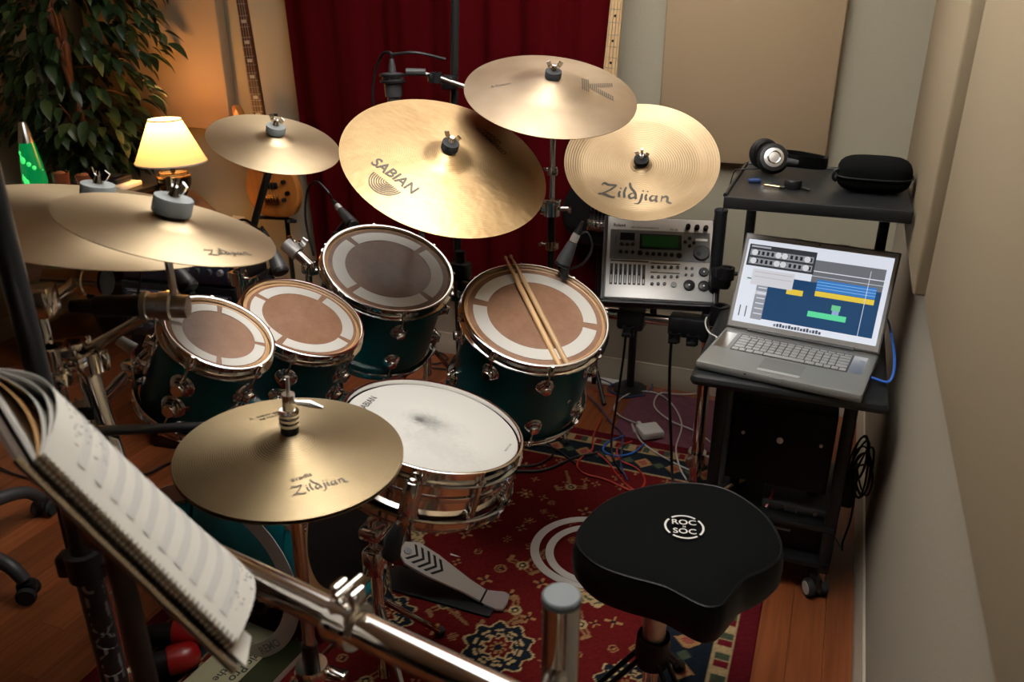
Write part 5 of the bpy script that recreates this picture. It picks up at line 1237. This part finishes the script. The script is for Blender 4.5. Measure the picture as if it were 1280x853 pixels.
def instrument(label, F, body_m, neck_m, outline, th, scale, joint, dots, hw, sc_body, head=True, knobs=(), stand_label='', floor_off=0):
    """F: origin at the body's lower end, x right, y back, z along the neck"""
    t = thing('bass_guitar', label, 'guitar', F); Fb = F @ Matrix.Rotation(PI / 2, 4, 'X')     # prism plane: x, z
    poly = curve([(*p, 0) for p in outline + outline[:1]], 5)[:-1]; R3 = F.to_3x3()
    ins = [(p.x, p.y) for p in poly]; cx = sum(p[0] for p in ins) / len(ins); cy = sum(p[1] for p in ins) / len(ins)
    rings = []
    for y, k in ((th / 2, .95), (th / 2 - .008, 1), (-th / 2 + .008, 1), (-th / 2, .95)):
        rings.append([F @ V((cx + (px - cx) * k, y, cy + (pz - cy) * k)) for px, pz in ins])
    MB().ring_surf(rings).build('body', body_m, t)
    top_ = joint + scale * .68
    mb = MB(); mb.ring_surf([[F @ V((s * w, y, z)) for s, y in ((-1, -th / 2 - .004), (1, -th / 2 - .004), (1, -th / 2 + .006), (.6, -th / 2 + .018), (-.6, -th / 2 + .018), (-1, -th / 2 + .006))] for z, w in ((joint - .06, hw), (top_, hw * .70))]); mb.build('neck', neck_m, t)
    fb = MB(); fb.ring_surf([[F @ V((s * w, y, z)) for s, y in ((-1, -th / 2 - .010), (1, -th / 2 - .010), (1, -th / 2 - .004), (-1, -th / 2 - .004))] for z, w in ((joint - .06, hw), (top_, hw * .70))])
    fbo = fb.build('fretboard', 'rosewood' if neck_m != 'maple' else 'maple', t)
    bridge = top_ - scale
    for k in range(1, 21):
        z = bridge + scale * 2 ** (-k / 12)
        if z > joint - .05:
            w = hw + (hw * .70 - hw) * (z - joint + .06) / (top_ - joint + .06)
            MB().cyl(F @ V((-w, -th / 2 - .0105, z)), F @ V((w, -th / 2 - .0105, z)), .0007, seg=6).build('fret', 'steel', fbo)
    for k in (3, 5, 7, 9, 12, 15, 17):
        z = (bridge + scale * 2 ** (-k / 12) + bridge + scale * 2 ** (-(k - 1) / 12)) / 2
        if z > joint - .04:
            if dots: MB().cyl(F @ V((0, -th / 2 - .0108, z)), F @ V((0, -th / 2 - .0098, z)), .0045, seg=12).build('dot_inlay', 'black', fbo)
            else: MB().box(F @ V((0, -th / 2 - .0102, z)), (hw * .80, .001, .013), R3).build('block_inlay', 'pearl', fbo)
    for k in range(4):
        q = (k - 1.5) / 1.5
        MB().cyl(F @ V((q * hw * .8, -th / 2 - .016, bridge)), F @ V((q * hw * .55, -th / 2 - .014, top_)), .0007, seg=5).build('string', 'steel', t)
    mb = MB(); mb.box(F @ V((0, -th / 2 - .006, bridge)), (hw * 2.4, .014, .045), R3, bev=.003); br = mb.build('bridge', 'gold' if not dots else 'chrome', t)
    for k in range(4): MB().box(F @ V(((k - 1.5) * hw * .52, -th / 2 - .014, bridge)), (.010, .008, .030), R3, bev=.002).build('saddle', 'gold' if not dots else 'chrome', br)
    for z in (bridge + .065, bridge + .135): MB().box(F @ V((0, -th / 2 - .004, z)), (hw * 2.5, .012, .026), R3, bev=.004).build('pickup', 'black', t)
    for kx, kz in knobs: MB().lathe([(.0001, 0), (.010, 0), (.0095, .014), (.0001, .015)], F @ Matrix.Translation((kx, -th / 2, kz)) @ Matrix.Rotation(PI / 2, 4, 'X'), 16).build('knob', 'black', t)
    hd = [(-hw * .7, 0), (hw * .7, 0), (hw * 1.05, .05), (hw * .9, .19), (-hw * .4, .20), (-hw * 1.05, .06)]
    o = MB().prism(hd, -.008, .008, F @ Matrix.Translation((0, -th / 2 + .004, top_)) @ Matrix.Rotation(PI / 2, 4, 'X')).build('headstock', neck_m, t)
    for k in range(4): MB().cyl(F @ V((-hw * .9, -th / 2 + .004, top_ + .05 + .038 * k)), F @ V((-hw * 1.7, -th / 2 + .004, top_ + .05 + .038 * k)), .007, seg=10).build('tuning_peg', 'chrome', o)
    bz = (F @ V((0, 0, 0))); s = thing('guitar_stand', stand_label, 'stand', (bz.x, bz.y, 0))
    tube('upright', [(bz.x, bz.y + .055, .02), (bz.x, bz.y + .06, bz.z + .45)], .011, 'blackmetal', s)
    for sg in (-1, 1):
        tube('foot', [(bz.x, bz.y + .05, .12), (bz.x + sg * .09, bz.y - .10, .01)], .009, 'blackmetal', s)
        tube('cradle_arm', [(bz.x, bz.y + .05, bz.z - .02), (bz.x + sg * .09, bz.y, bz.z - .012), (bz.x + sg * .09, bz.y - .05, bz.z + .0)], .008, 'rubber', s)
    return t
bo = [(0, 0), (.085, .012), (.135, .075), (.140, .15), (.112, .23), (.115, .30), (.145, .36), (.150, .405), (.115, .40), (.06, .345), (.0, .335), (-.06, .35), (-.10, .42), (-.128, .49), (-.150, .475), (-.140, .38), (-.115, .29), (-.118, .21), (-.143, .14), (-.130, .06), (-.080, .010)]
dn = (V((-2.375, 3.0, 1.525)) - V((-2.354, 3.0, 1.068))).normalized()
Fx = Matrix.Translation((-2.338, 3.02, .612)) @ Matrix((V((dn.z, 0, -dn.x)), V((0, 1, 0)), dn)).transposed().to_4x4()
instrument('orange wooden bass guitar with block inlays beside the red curtain', Fx, 'amberwood', 'rosewood', bo, .040, .864, .36, False, .031, 1, knobs=((.075, .165), (.088, .115), (.065, .085)), stand_label='black guitar stand under the orange bass guitar')
dn = (V((-.794, 3.03, 1.526)) - V((-.808, 3.03, 1.27))).normalized()
Fx = Matrix.Translation((-.835, 3.00, .645)) @ Matrix((V((dn.z, 0, -dn.x)), V((0, 1, 0)), dn)).transposed().to_4x4()
instrument('bass guitar with pale maple neck and dark dots, hidden behind cymbals', Fx, 'black', 'maple', bo, .040, .864, .36, True, .029, 1, stand_label='black guitar stand behind the cymbal with the script name')
o = MB().box((-2.688, YB - .003, .49), (.072, .006, .115), bev=.002).build('wall_outlet', 'white', loc=(-2.688, YB, .49)); tag(o, 'white wall outlet lit orange beside the bass guitar', 'outlet')
for z in (-.026, .026): MB().box((-2.688, YB - .007, .49 + z), (.032, .003, .030), bev=.001).build('socket', 'black', o)

# ------------------------------------------------------------------ corner table with lamp, lava lamp, plant
TK = V((-2.28, 2.62, 0)); ta, tb = V((-.795, .607, 0)), V((-.607, -.795, 0)); Rt = Matrix((ta, tb, ta.cross(tb))).transposed()
t = thing('corner_table', 'dark wooden corner table under the lamp', 'table', TK + ta * .33 + tb * .42)
tc_ = TK + ta * .33 + tb * .42
MB().box(tc_ + V((0, 0, .684)), (.66, .84, .032), Rt, bev=.006).build('table_top', 'darkwood', t)
MB().box(tc_ + V((0, 0, .61)), (.60, .78, .115), Rt, bev=.003).build('apron', 'darkwood', t)
for a in (-1, 1):
    for b in (-1, 1): MB().box(tc_ + ta * (.28 * a) + tb * (.37 * b) + V((0, 0, .335)), (.05, .05, .67), Rt, bev=.006).build('leg', 'darkwood', t)
t = thing('equipment_box', 'flat black box with bright brass-coloured edges, beside the lamp', 'box', (-2.90, 2.62, .70))
MB().box((-2.90, 2.60, .742), (.32, .30, .080), bev=.003).build('body', 'black', t)
MB().box((-2.7385, 2.60, .742), (.004, .29, .05), bev=.001).build('edge_plate', 'gold', t); MB().box((-2.90, 2.60, .7835), (.318, .298, .003), bev=.001).build('lid', 'blackmetal', t)
tag(MB().box((-2.885, 2.625, .795), (.20, .15, .020), Matrix.Rotation(.15, 3, 'Z'), bev=.003).build('book', 'paper', loc=(-2.885, 2.625, .7855)), 'white book lying on the flat black box by the lamp', 'book')
t = thing('recorder', 'small black device lying on the white book', 'device', (-2.89, 2.63, .8055))
MB().box((-2.892, 2.632, .820), (.15, .11, .028), Matrix.Rotation(.15, 3, 'Z'), bev=.010).build('body', 'black', t); MB().box((-2.892, 2.632, .835), (.09, .05, .002), Matrix.Rotation(.15, 3, 'Z')).build('panel', 'dgrey', t)

def table_lamp():
    x, y, z0 = -2.69, 2.79, .7005; T = Matrix.Translation((x, y, z0)); t = thing('table_lamp', 'lit table lamp with cream shade and black and gold base', 'lamp', T)
    MB().lathe([(.0001, 0), (.055, 0), (.058, .008), (.045, .016), (.040, .025), (.055, .05), (.070, .08), (.072, .105), (.062, .128), (.045, .138), (.03, .14), (.0001, .14)], T, 36).build('base', mat('black_ceramic', (.006, .006, .007), .12, coat=.6), t)
    for z, r in ((.118, .0685), (.133, .055), (.016, .050)): MB().lathe([(r - .003, z - .004), (r + .0025, z - .004), (r + .0025, z + .003), (r - .004, z + .004)], T, 36, closed=True).build('gold_band', 'gold', t)
    MB().cyl((x, y, z0 + .14), (x, y, z0 + .22), .011, seg=14).build('stem', 'black', t)
    sh = mat('lamp_shade', (.85, .70, .45), .8, emit=(1, .66, .30), estr=.5); nt = sh.node_tree; N = nt.nodes; L = nt.links; b = N['Principled BSDF']
    b.inputs['Transmission Weight'].default_value = 0; tr = N.new('ShaderNodeBsdfTranslucent'); tr.inputs[0].default_value = (.95, .72, .42, 1); mx = N.new('ShaderNodeMixShader'); mx.inputs[0].default_value = .5
    L.new(b.outputs[0], mx.inputs[1]); L.new(tr.outputs[0], mx.inputs[2]); L.new(mx.outputs[0], N['Material Output'].inputs[0])
    s = MB().lathe([(.148, .178), (.067, .355)], T, 48, closed=False)
    s.f = [f for f in s.f if len(f) == 4]; o = s.build('shade', sh, t)
    for z, r in ((.178, .148), (.355, .067)): MB().lathe([(r - .0015, z - .003), (r + .0015, z - .003), (r + .0015, z + .003), (r - .0015, z + .003)], T, 48, closed=True).build('shade_rim', 'paper', o)
    MB().ball((x, y, z0 + .255), .028, 14, 8, sc3=(1, 1, 1.2)).build('bulb', mat('bulb', (1, .8, .5), .4, emit=(1, .62, .26), estr=6), t)
    l = bpy.data.lights.new('lamp_light', 'POINT'); l.energy = 8; l.color = (1, .50, .17); l.shadow_soft_size = .04
    lo = bpy.data.objects.new('lamp_light', l); COL.objects.link(lo); lo.location = (x, y, z0 + .325)
table_lamp()

def lava_lamp():
    x, y, z0 = -3.045, 2.40, .7005; T = Matrix.Translation((x, y, z0)); t = thing('lava_lamp', 'glowing green lava lamp with a metal cap at the far left', 'lamp', T)
    MB().lathe([(.0001, 0), (.052, 0), (.050, .01), (.032, .075), (.042, .125), (.040, .130), (.0001, .130)], T, 28).build('base', 'steel', t)
    gm = mat('green_liquid', (.0, .12, .03), .1, emit=(.0, .30, .06), estr=.55, coat=.8)
    MB().lathe([(.0001, .128), (.045, .128), (.0475, .145), (.040, .22), (.0285, .30), (.0001, .302)], T, 32).build('glass', gm, t)
    bm_ = mat('green_wax', (.05, .5, .1), .3, emit=(.06, .85, .18), estr=.9)
    rnd = random.Random(8)
    for k in range(9):
        a = -1.9 + rnd.random() * 2.2; z = .145 + .13 * k / 9; r = .047 - (z - .145) * .118
        MB().ball((x + r * .82 * math.cos(a), y + r * .82 * math.sin(a), z0 + z), .008 + .008 * rnd.random(), 10, 6, sc3=(1, 1, 1.25)).build('wax_blob', bm_, t)
    MB().lathe([(.0001, .380), (.012, .380), (.016, .372), (.0295, .300), (.0001, .298)], T, 28).build('cap', 'steel', t)
lava_lamp()
for dx, dy, lb in ((0, 0, 'left of two small amber glass candle holders on the corner table'), (.135, .0, 'right of two small amber glass candle holders on the corner table')):
    T = Matrix.Translation((-2.895 + dx, 2.40 + dy * 1.0, .7005)) if dx == 0 else Matrix.Translation((-2.775, 2.405, .7005))
    t = thing('candle_holder', lb, 'candle holder', T, 'amber candle holders'); MB().lathe([(.0001, .0), (.026, .0), (.030, .01), (.034, .05), (.030, .115), (.034, .19), (.031, .19), (.027, .115), (.0001, .10)], T, 24).build('glass', mat('amber_glass', (.20, .055, .02), .08, coat=1), t)
    MB().ball(T @ V((0, 0, .175)), .022, 14, 8).build('candle', mat('amber_wax', (.35, .12, .05), .3), t)

def ficus():
    rnd = random.Random(11); x, y = -3.22, 2.86
    t = thing('potted_ficus', 'leafy green ficus tree in the corner behind the lava lamp', 'plant', (x, y, 0))
    MB().lathe([(.0001, 0), (.12, 0), (.16, .26), (.17, .28), (.15, .28), (.14, .25), (.0001, .25)], Matrix.Translation((x, y, 0)), 28).build('pot', 'dgrey', t)
    tr = curve([(x, y, .2), (x + .02, y - .01, .6), (x - .02, y, .9), (x - .05, y + .0, 1.15), (x - .03, y, 1.4), (x - .10, y, 1.7), (x - .08, y, 2.1)], 5)
    MB().tube(tr, [.024 - .012 * i / len(tr) for i in range(len(tr))], 10).build('trunk', 'bark', t)
    tr2 = curve([(x + .02, y + .02, .2), (x + .05, y, .6), (x + .02, y - .03, 1.0), (x - .06, y - .02, 1.5), (x + .02, y, 2.0)], 5)
    MB().tube(tr2, [.018 - .010 * i / len(tr2) for i in range(len(tr2))], 8).build('trunk', 'bark', t)
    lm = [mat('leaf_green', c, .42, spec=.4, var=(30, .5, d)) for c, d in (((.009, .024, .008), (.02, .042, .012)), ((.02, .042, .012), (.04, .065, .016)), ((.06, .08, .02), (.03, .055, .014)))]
    def leaf_mesh(m, L):
        mb = MB(); rows = []
        for i in range(6):
            q = i / 5; w = L * .24 * math.sin(PI * q ** .8) ** .9 if 0 < q < 1 else .0005; zc = -.10 * L * q * q * 3
            rows.append([(-w, L * q, zc + w * .35), (0, L * q, zc), (w, L * q, zc + w * .35)])
        mb.sheet(rows); return local_mesh(mb, m, name='leaf')
    ms = [leaf_mesh(m, L) for m in lm for L in (.070, .088, .078)]
    def place():
        while True:
            z = .80 + 1.35 * rnd.random(); a = rnd.random() * 2 * PI; R = .44 * (1 - ((z - 1.5) / .95) ** 2) ** .5 * (.35 + .65 * rnd.random() ** .5) if abs(z - 1.5) < .95 else 0
            if z < 1.0: R *= .75
            px, py = x + R * math.cos(a) * 1.05, y + R * math.sin(a) * .85
            if px > XL + .08 and py < YB - .10 and not (px > -2.93 and z < 1.30) and R > .05: return V((px, py, z)), a
    pts = [place() for _ in range(1700)]
    for k in range(9): pts.append((V((-2.92 + .022 * k, 2.80 - .01 * k, 1.30 - .010 * k + .03 * rnd.random())), rnd.random()))
    for k in range(6): pts.append((V((-2.74 + .010 * k, 2.74, 1.25 - .016 * k)), -1 + 2 * rnd.random()))
    MB().tube(curve([(x, y, 1.25), (-3.0, 2.82, 1.27), (-2.85, 2.79, 1.30), (-2.72, 2.74, 1.22)], 5), .004, 6).build('branch', 'bark', t)
    for k in range(14):
        q, a = pts[k * 9]; MB().tube(curve([(x - .05, y, q.z - .12), (q + V((x, y, q.z))) / 2 + V((0, 0, .02)), q], 4), [.006 - .0003 * i for i in range(9)], 6).build('branch', 'bark', t)
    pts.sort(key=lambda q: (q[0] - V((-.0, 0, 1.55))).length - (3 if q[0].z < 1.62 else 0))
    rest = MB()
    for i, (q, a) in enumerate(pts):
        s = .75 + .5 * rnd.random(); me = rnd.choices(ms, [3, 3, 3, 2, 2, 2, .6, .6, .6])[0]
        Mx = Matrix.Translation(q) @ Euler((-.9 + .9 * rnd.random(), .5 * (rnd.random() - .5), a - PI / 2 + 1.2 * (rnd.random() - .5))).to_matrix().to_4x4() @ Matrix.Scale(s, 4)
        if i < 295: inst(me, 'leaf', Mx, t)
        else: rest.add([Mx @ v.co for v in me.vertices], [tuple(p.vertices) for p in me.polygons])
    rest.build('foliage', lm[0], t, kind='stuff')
ficus()

# ------------------------------------------------------------------ black rack gear on the left, behind the drums
t = thing('gear_rack', 'black equipment rack with lit blue-grey front panels behind the small drums', 'equipment rack', (-2.02, 2.13, 0))
Rg = Matrix.Rotation(math.radians(8), 3, 'Z')
MB().box((-2.02, 2.13, .325), (.44, .24, .65), Rg, bev=.006).build('cabinet', 'black', t)
MB().box((-2.02, 2.13, .695), (.42, .22, .09), Rg, bev=.006).build('top_unit', 'black', t)
for z, nm in ((.697, 'front_panel'), (.59, 'front_panel'), (.49, 'front_panel')):
    o = MB().box(V((-2.02, 2.13, z)) + Rg @ V((0, -.1225 if z < .66 else -.1115, 0)), (.40, .006, .070), Rg, bev=.001).build(nm, 'bronzegear', t)
    for k in range(9): MB().lathe([(.0001, 0), (.012, 0), (.010, .012), (.0001, .012)], frame(V((-2.02, 2.13, z)) + Rg @ V((-.165 + .042 * k, -.1255 if z < .66 else -.1145, .008)), (math.sin(math.radians(8)), -math.cos(math.radians(8)), 0)), 12).build('knob', 'dgrey' if k % 4 else 'mgrey', o)
    MB().box(V((-2.02, 2.13, z)) + Rg @ V((0, -.126 if z < .66 else -.115, .030)), (.38, .002, .004), Rg).build('panel_line', 'silver', o)

# office chair at the left edge
t = thing('office_chair', 'dark grey swivel chair base with casters at the left edge', 'chair', (-2.28, 1.15, 0))
cx, cy = -2.28, 1.15
MB().lathe([(.0001, .09), (.045, .09), (.04, .16), (.03, .17), (.0001, .17)], Matrix.Translation((cx, cy, 0)), 20).build('hub', 'dgrey', t)
MB().cyl((cx, cy, .16), (cx, cy, .40), .024, seg=16).build('gas_column', 'black', t)
MB().box((cx - .06, cy, .46), (.40, .42, .07), bev=.03).build('seat', 'dgrey', t); MB().box((cx - .26, cy - .02, .78), (.06, .40, .46), bev=.028).build('backrest', 'dgrey', t); MB().box((cx - .28, cy, .52), (.03, .07, .22), bev=.008).build('back_bracket', 'black', t)
for k in range(5):
    a = math.radians(8 + 72 * k); d = V((math.cos(a), math.sin(a), 0)) * 1.23; c = V((cx, cy, 0))
    o = MB().tube(curve([c + d * .03 + V((0, 0, .13)), c + d * .17 + V((0, 0, .135)), c + d * .26 + V((0, 0, .115)), c + d * .30 + V((0, 0, .065))], 5), [.024 - .0004 * i for i in range(16)], 12).build('leg', 'dgrey', t)
    MB().box(c + d * .30 + V((0, 0, .045)), (.05, .03, .035), Matrix.Rotation(a + .5, 3, 'Z'), bev=.008).build('caster', 'black', o)
    for sg in (-1, 1): MB().lathe([(.0001, -.009), (.024, -.009), (.028, 0), (.024, .009), (.0001, .009)], frame(c + d * .30 + V((-math.sin(a + .5), math.cos(a + .5), 0)) * .022 * sg + V((0, 0, .0285)), (-math.sin(a + .5), math.cos(a + .5), 0)), 18).build('caster_wheel', 'rubber', o)

# things on the floor in the near left
def maraca(label, p, d, L):
    p, d = V(p), V(d).normalized(); F = frame(p, d, (0, 0, 1)); t = thing('maraca', label, 'maraca', p)
    MB().lathe([(.0001, -L), (.022, -L), (.028, -L * .6), (.030, -.02), (.0001, -.02)], F, 20).build('handle', 'black', t)
    MB().lathe([(.030, -.022), (.036, -.02), (.038, .012), (.034, .034), (.022, .050), (.0001, .056)], F, 24).build('head', 'red', t)
maraca('red-headed black shaker lying on the rug edge at the near left', (-1.335, 1.14, .048), (.62, .60, .0), .14)
maraca('second red-headed black shaker, mostly hidden under the notebook', (-1.385, 1.215, .048), (.75, .42, .0), .13)
t = thing('book', 'cream book with dark lettering lying on the rug below the notebook', 'book', (-1.16, 1.17, .007))
bd = V((-.08, -1, 0)).normalized(); Rk = Matrix((bd, V((0, 0, 1)).cross(bd), V((0, 0, 1)))).transposed(); bc = V((-1.183, 1.165, .0185))
MB().box(bc + V((0, 0, .0)), (.30, .19, .022), Rk, bev=.001).build('pages', 'paper', t); cv = MB().box(bc + V((0, 0, .0118)), (.302, .192, .0012), Rk).build('cover', 'olive', t)
MB().box(bc + Rk @ V((0, -.036, .0130)), (.302, .118, .0010), Rk).build('cover_band', 'cream', cv)
Gt = Matrix.Translation(bc + Rk @ V((0, 0, .0138))) @ (Rk @ Matrix.Rotation(0, 3, 'Z')).to_4x4()
for wrd, yy, sz, xx in (('Logic Pro 6', .005, .034, -.03), ('beyond the', -.030, .030, -.03)): put_flat(MB(), text_geo(wrd), Gt @ Matrix.Translation((xx, yy, 0)), sz).build('title', 'ink', cv, flat=True)

# ------------------------------------------------------------------ mat, power brick and cables on the floor at the right
t = MB(); t.sheet([[(-.66 + .50 * j / 8, 2.60 + .50 * i / 8 + .012 * j / 8, .004 + .0015 * math.sin(i * 1.7 + j)) for j in range(9)] for i in range(9)], .003)
tag(t.build('floor_mat', 'purple', loc=(-.41, 2.85, .003)), 'small purple mat on the floor by the back baseboard', 'mat')
t = MB().box((-.80, 3.12, .005), (.26, .055, .008), bev=.002).build('paper_strip', 'white', loc=(-.8, 3.12, .001)); tag(t, 'white strip on the floor along the back baseboard', 'strip')
t = thing('power_brick', 'square white power adapter lying on the purple mat', 'adapter', (-.52, 2.725, .0085))
MB().box((-.52, 2.725, .024), (.085, .085, .029), Matrix.Rotation(.62, 3, 'Z'), bev=.006).build('body', 'white', t); MB().box((-.565, 2.755, .030), (.012, .03, .008), Matrix.Rotation(.62, 3, 'Z')).build('prong', 'silver', t)
t = MB().box(atz(866, 462, .03), (.07, .045, .03), Matrix.Rotation(.1, 3, 'Z'), bev=.006).build('outlet_box', 'white', loc=atz(866, 462, .015)); tag(t, 'small white box by the baseboard, left of the cart', 'box')
Z = lambda pts, z=.012: [atz(*p, z) for p in pts]
cable('adapter_cable', 'white cable looping left of the power adapter', Z([(800, 531), (775, 520), (768, 508), (785, 493), (815, 490), (838, 503), (852, 530), (845, 560), (850, 585), (858, 600)]), .0028, 'whitecable')
cable('adapter_cable', 'white cable running from the power adapter toward the stool', Z([(793, 541), (790, 530), (800, 550), (820, 566), (845, 580), (866, 588), (885, 580)]), .0028, 'whitecable')
cable('adapter_cable', 'white cable curving across the purple mat to the cart', Z([(888, 491), (850, 493), (825, 492), (818, 508), (838, 526), (870, 540), (900, 562)], .014), .003, 'whitecable')
cable('audio_cable', 'red cable looping on the rug in front of the mat', Z([(752, 523), (742, 545), (740, 562), (727, 572), (721, 582), (730, 592), (758, 600), (785, 612), (800, 612), (806, 600), (795, 585), (775, 575), (772, 560), (790, 552)]), .0032, 'redcable')
cable('audio_cable', 'red cable end trailing toward the stool', Z([(745, 565), (760, 578), (770, 592), (782, 605), (800, 618)]), .003, 'redcable')
cable('audio_cable', 'red cable on the wood floor near the back baseboard', Z([(738, 484), (752, 492), (775, 496), (800, 495), (806, 490)], .006), .0028, 'redcable')
cable('network_cable', 'short blue cable arc on the rug edge', Z([(780, 545), (760, 553), (754, 563), (768, 570), (790, 567), (806, 555)]), .0036, 'bluecable')
cable('audio_cable', 'twisted grey-blue cable from the drum to the rug edge', Z([(735, 495), (752, 512), (765, 530), (778, 545), (776, 580), (784, 600)]), .0034, 'navycable')
cable('audio_cable', 'thick black cable hanging from the module rack to the floor', [(-.555, 2.40, .60), (-.565, 2.42, .45), (-.60, 2.50, .22), (-.62, 2.54, .06), (-.60, 2.50, .012), (-.55, 2.42, .011)], .0042, 'black')
cable('audio_cable', 'second thick black cable hanging from the module rack by the upright', [(-.41, 2.40, .60), (-.41, 2.42, .40), (-.39, 2.44, .15), (-.37, 2.42, .02), (-.33, 2.36, .012)], .005, 'black')
cable('audio_cable', 'black cable crossing the rug right of the snare drum', Z([(600, 600), (640, 590), (680, 588), (720, 572), (750, 566)]), .0048, 'black')
cable('audio_cable', 'black cable coiled on the rug beside the drum with sticks', Z([(655, 560), (680, 552), (692, 566), (675, 580), (650, 582), (640, 570), (660, 556), (690, 560), (720, 580)]), .0042, 'black')
cable('audio_cable', 'black cable tangle around the base of the thin black pole', Z([(735, 470), (760, 478), (785, 492), (808, 490), (815, 480), (800, 474), (775, 478), (760, 486), (780, 496), (806, 494)], .008), .005, 'navycable')
cable('audio_cable', 'dark cables on the wood floor between the larger drums', Z([(500, 440), (520, 452), (545, 455), (560, 448), (545, 440), (525, 446), (530, 458), (558, 462)], .008), .0045, 'black')
t = thing('cable_bundle', 'bundle of black cables hanging between the cart and the right wall', 'cable', (.165, 2.10, .3))
rnd = random.Random(2)
for k in range(7):
    c = V((.172, 2.10, .40)); ph = rnd.random() * 6; w, h = .018 + .012 * rnd.random(), .05 + .03 * rnd.random()
    MB().tube([c + V((w * math.cos(a) * .8 + .004 * k - .012, .05 * math.cos(a + ph), h * math.sin(a) + .01 * math.sin(2 * a) - .008 * k)) for a in [2 * PI * j / 20 for j in range(20)]], .0028, 6, closed=True).build('cable_loop', 'black', t)
MB().tube(curve([(.165, 2.08, .36), (.17, 2.10, .22), (.165, 2.15, .10), (.17, 2.2, .04), (.15, 2.30, .012), (.13, 2.22, .012)], 6), .003, 6).build('cable_tail', 'black', t)
t = thing('power_supply', 'black power supply hanging beside the cart leg at right', 'adapter', (.152, 2.12, .26)); MB().box((.152, 2.12, .31), (.03, .06, .12), bev=.006).build('body', 'black', t); MB().tube(curve([(.152, 2.12, .365), (.158, 2.11, .39), (.168, 2.10, .42)], 4), .003, 6).build('cord', 'black', t)
cable('audio_cable', 'dark cable across the wood floor behind the notebook', Z([(160, 596), (185, 592), (205, 582), (222, 576)], .008), .004, 'black')
cable('audio_cable', 'black cable on the wood floor under the picture edge at left', Z([(-10, 580), (15, 592), (40, 600), (70, 615)], .008), .004, 'black')
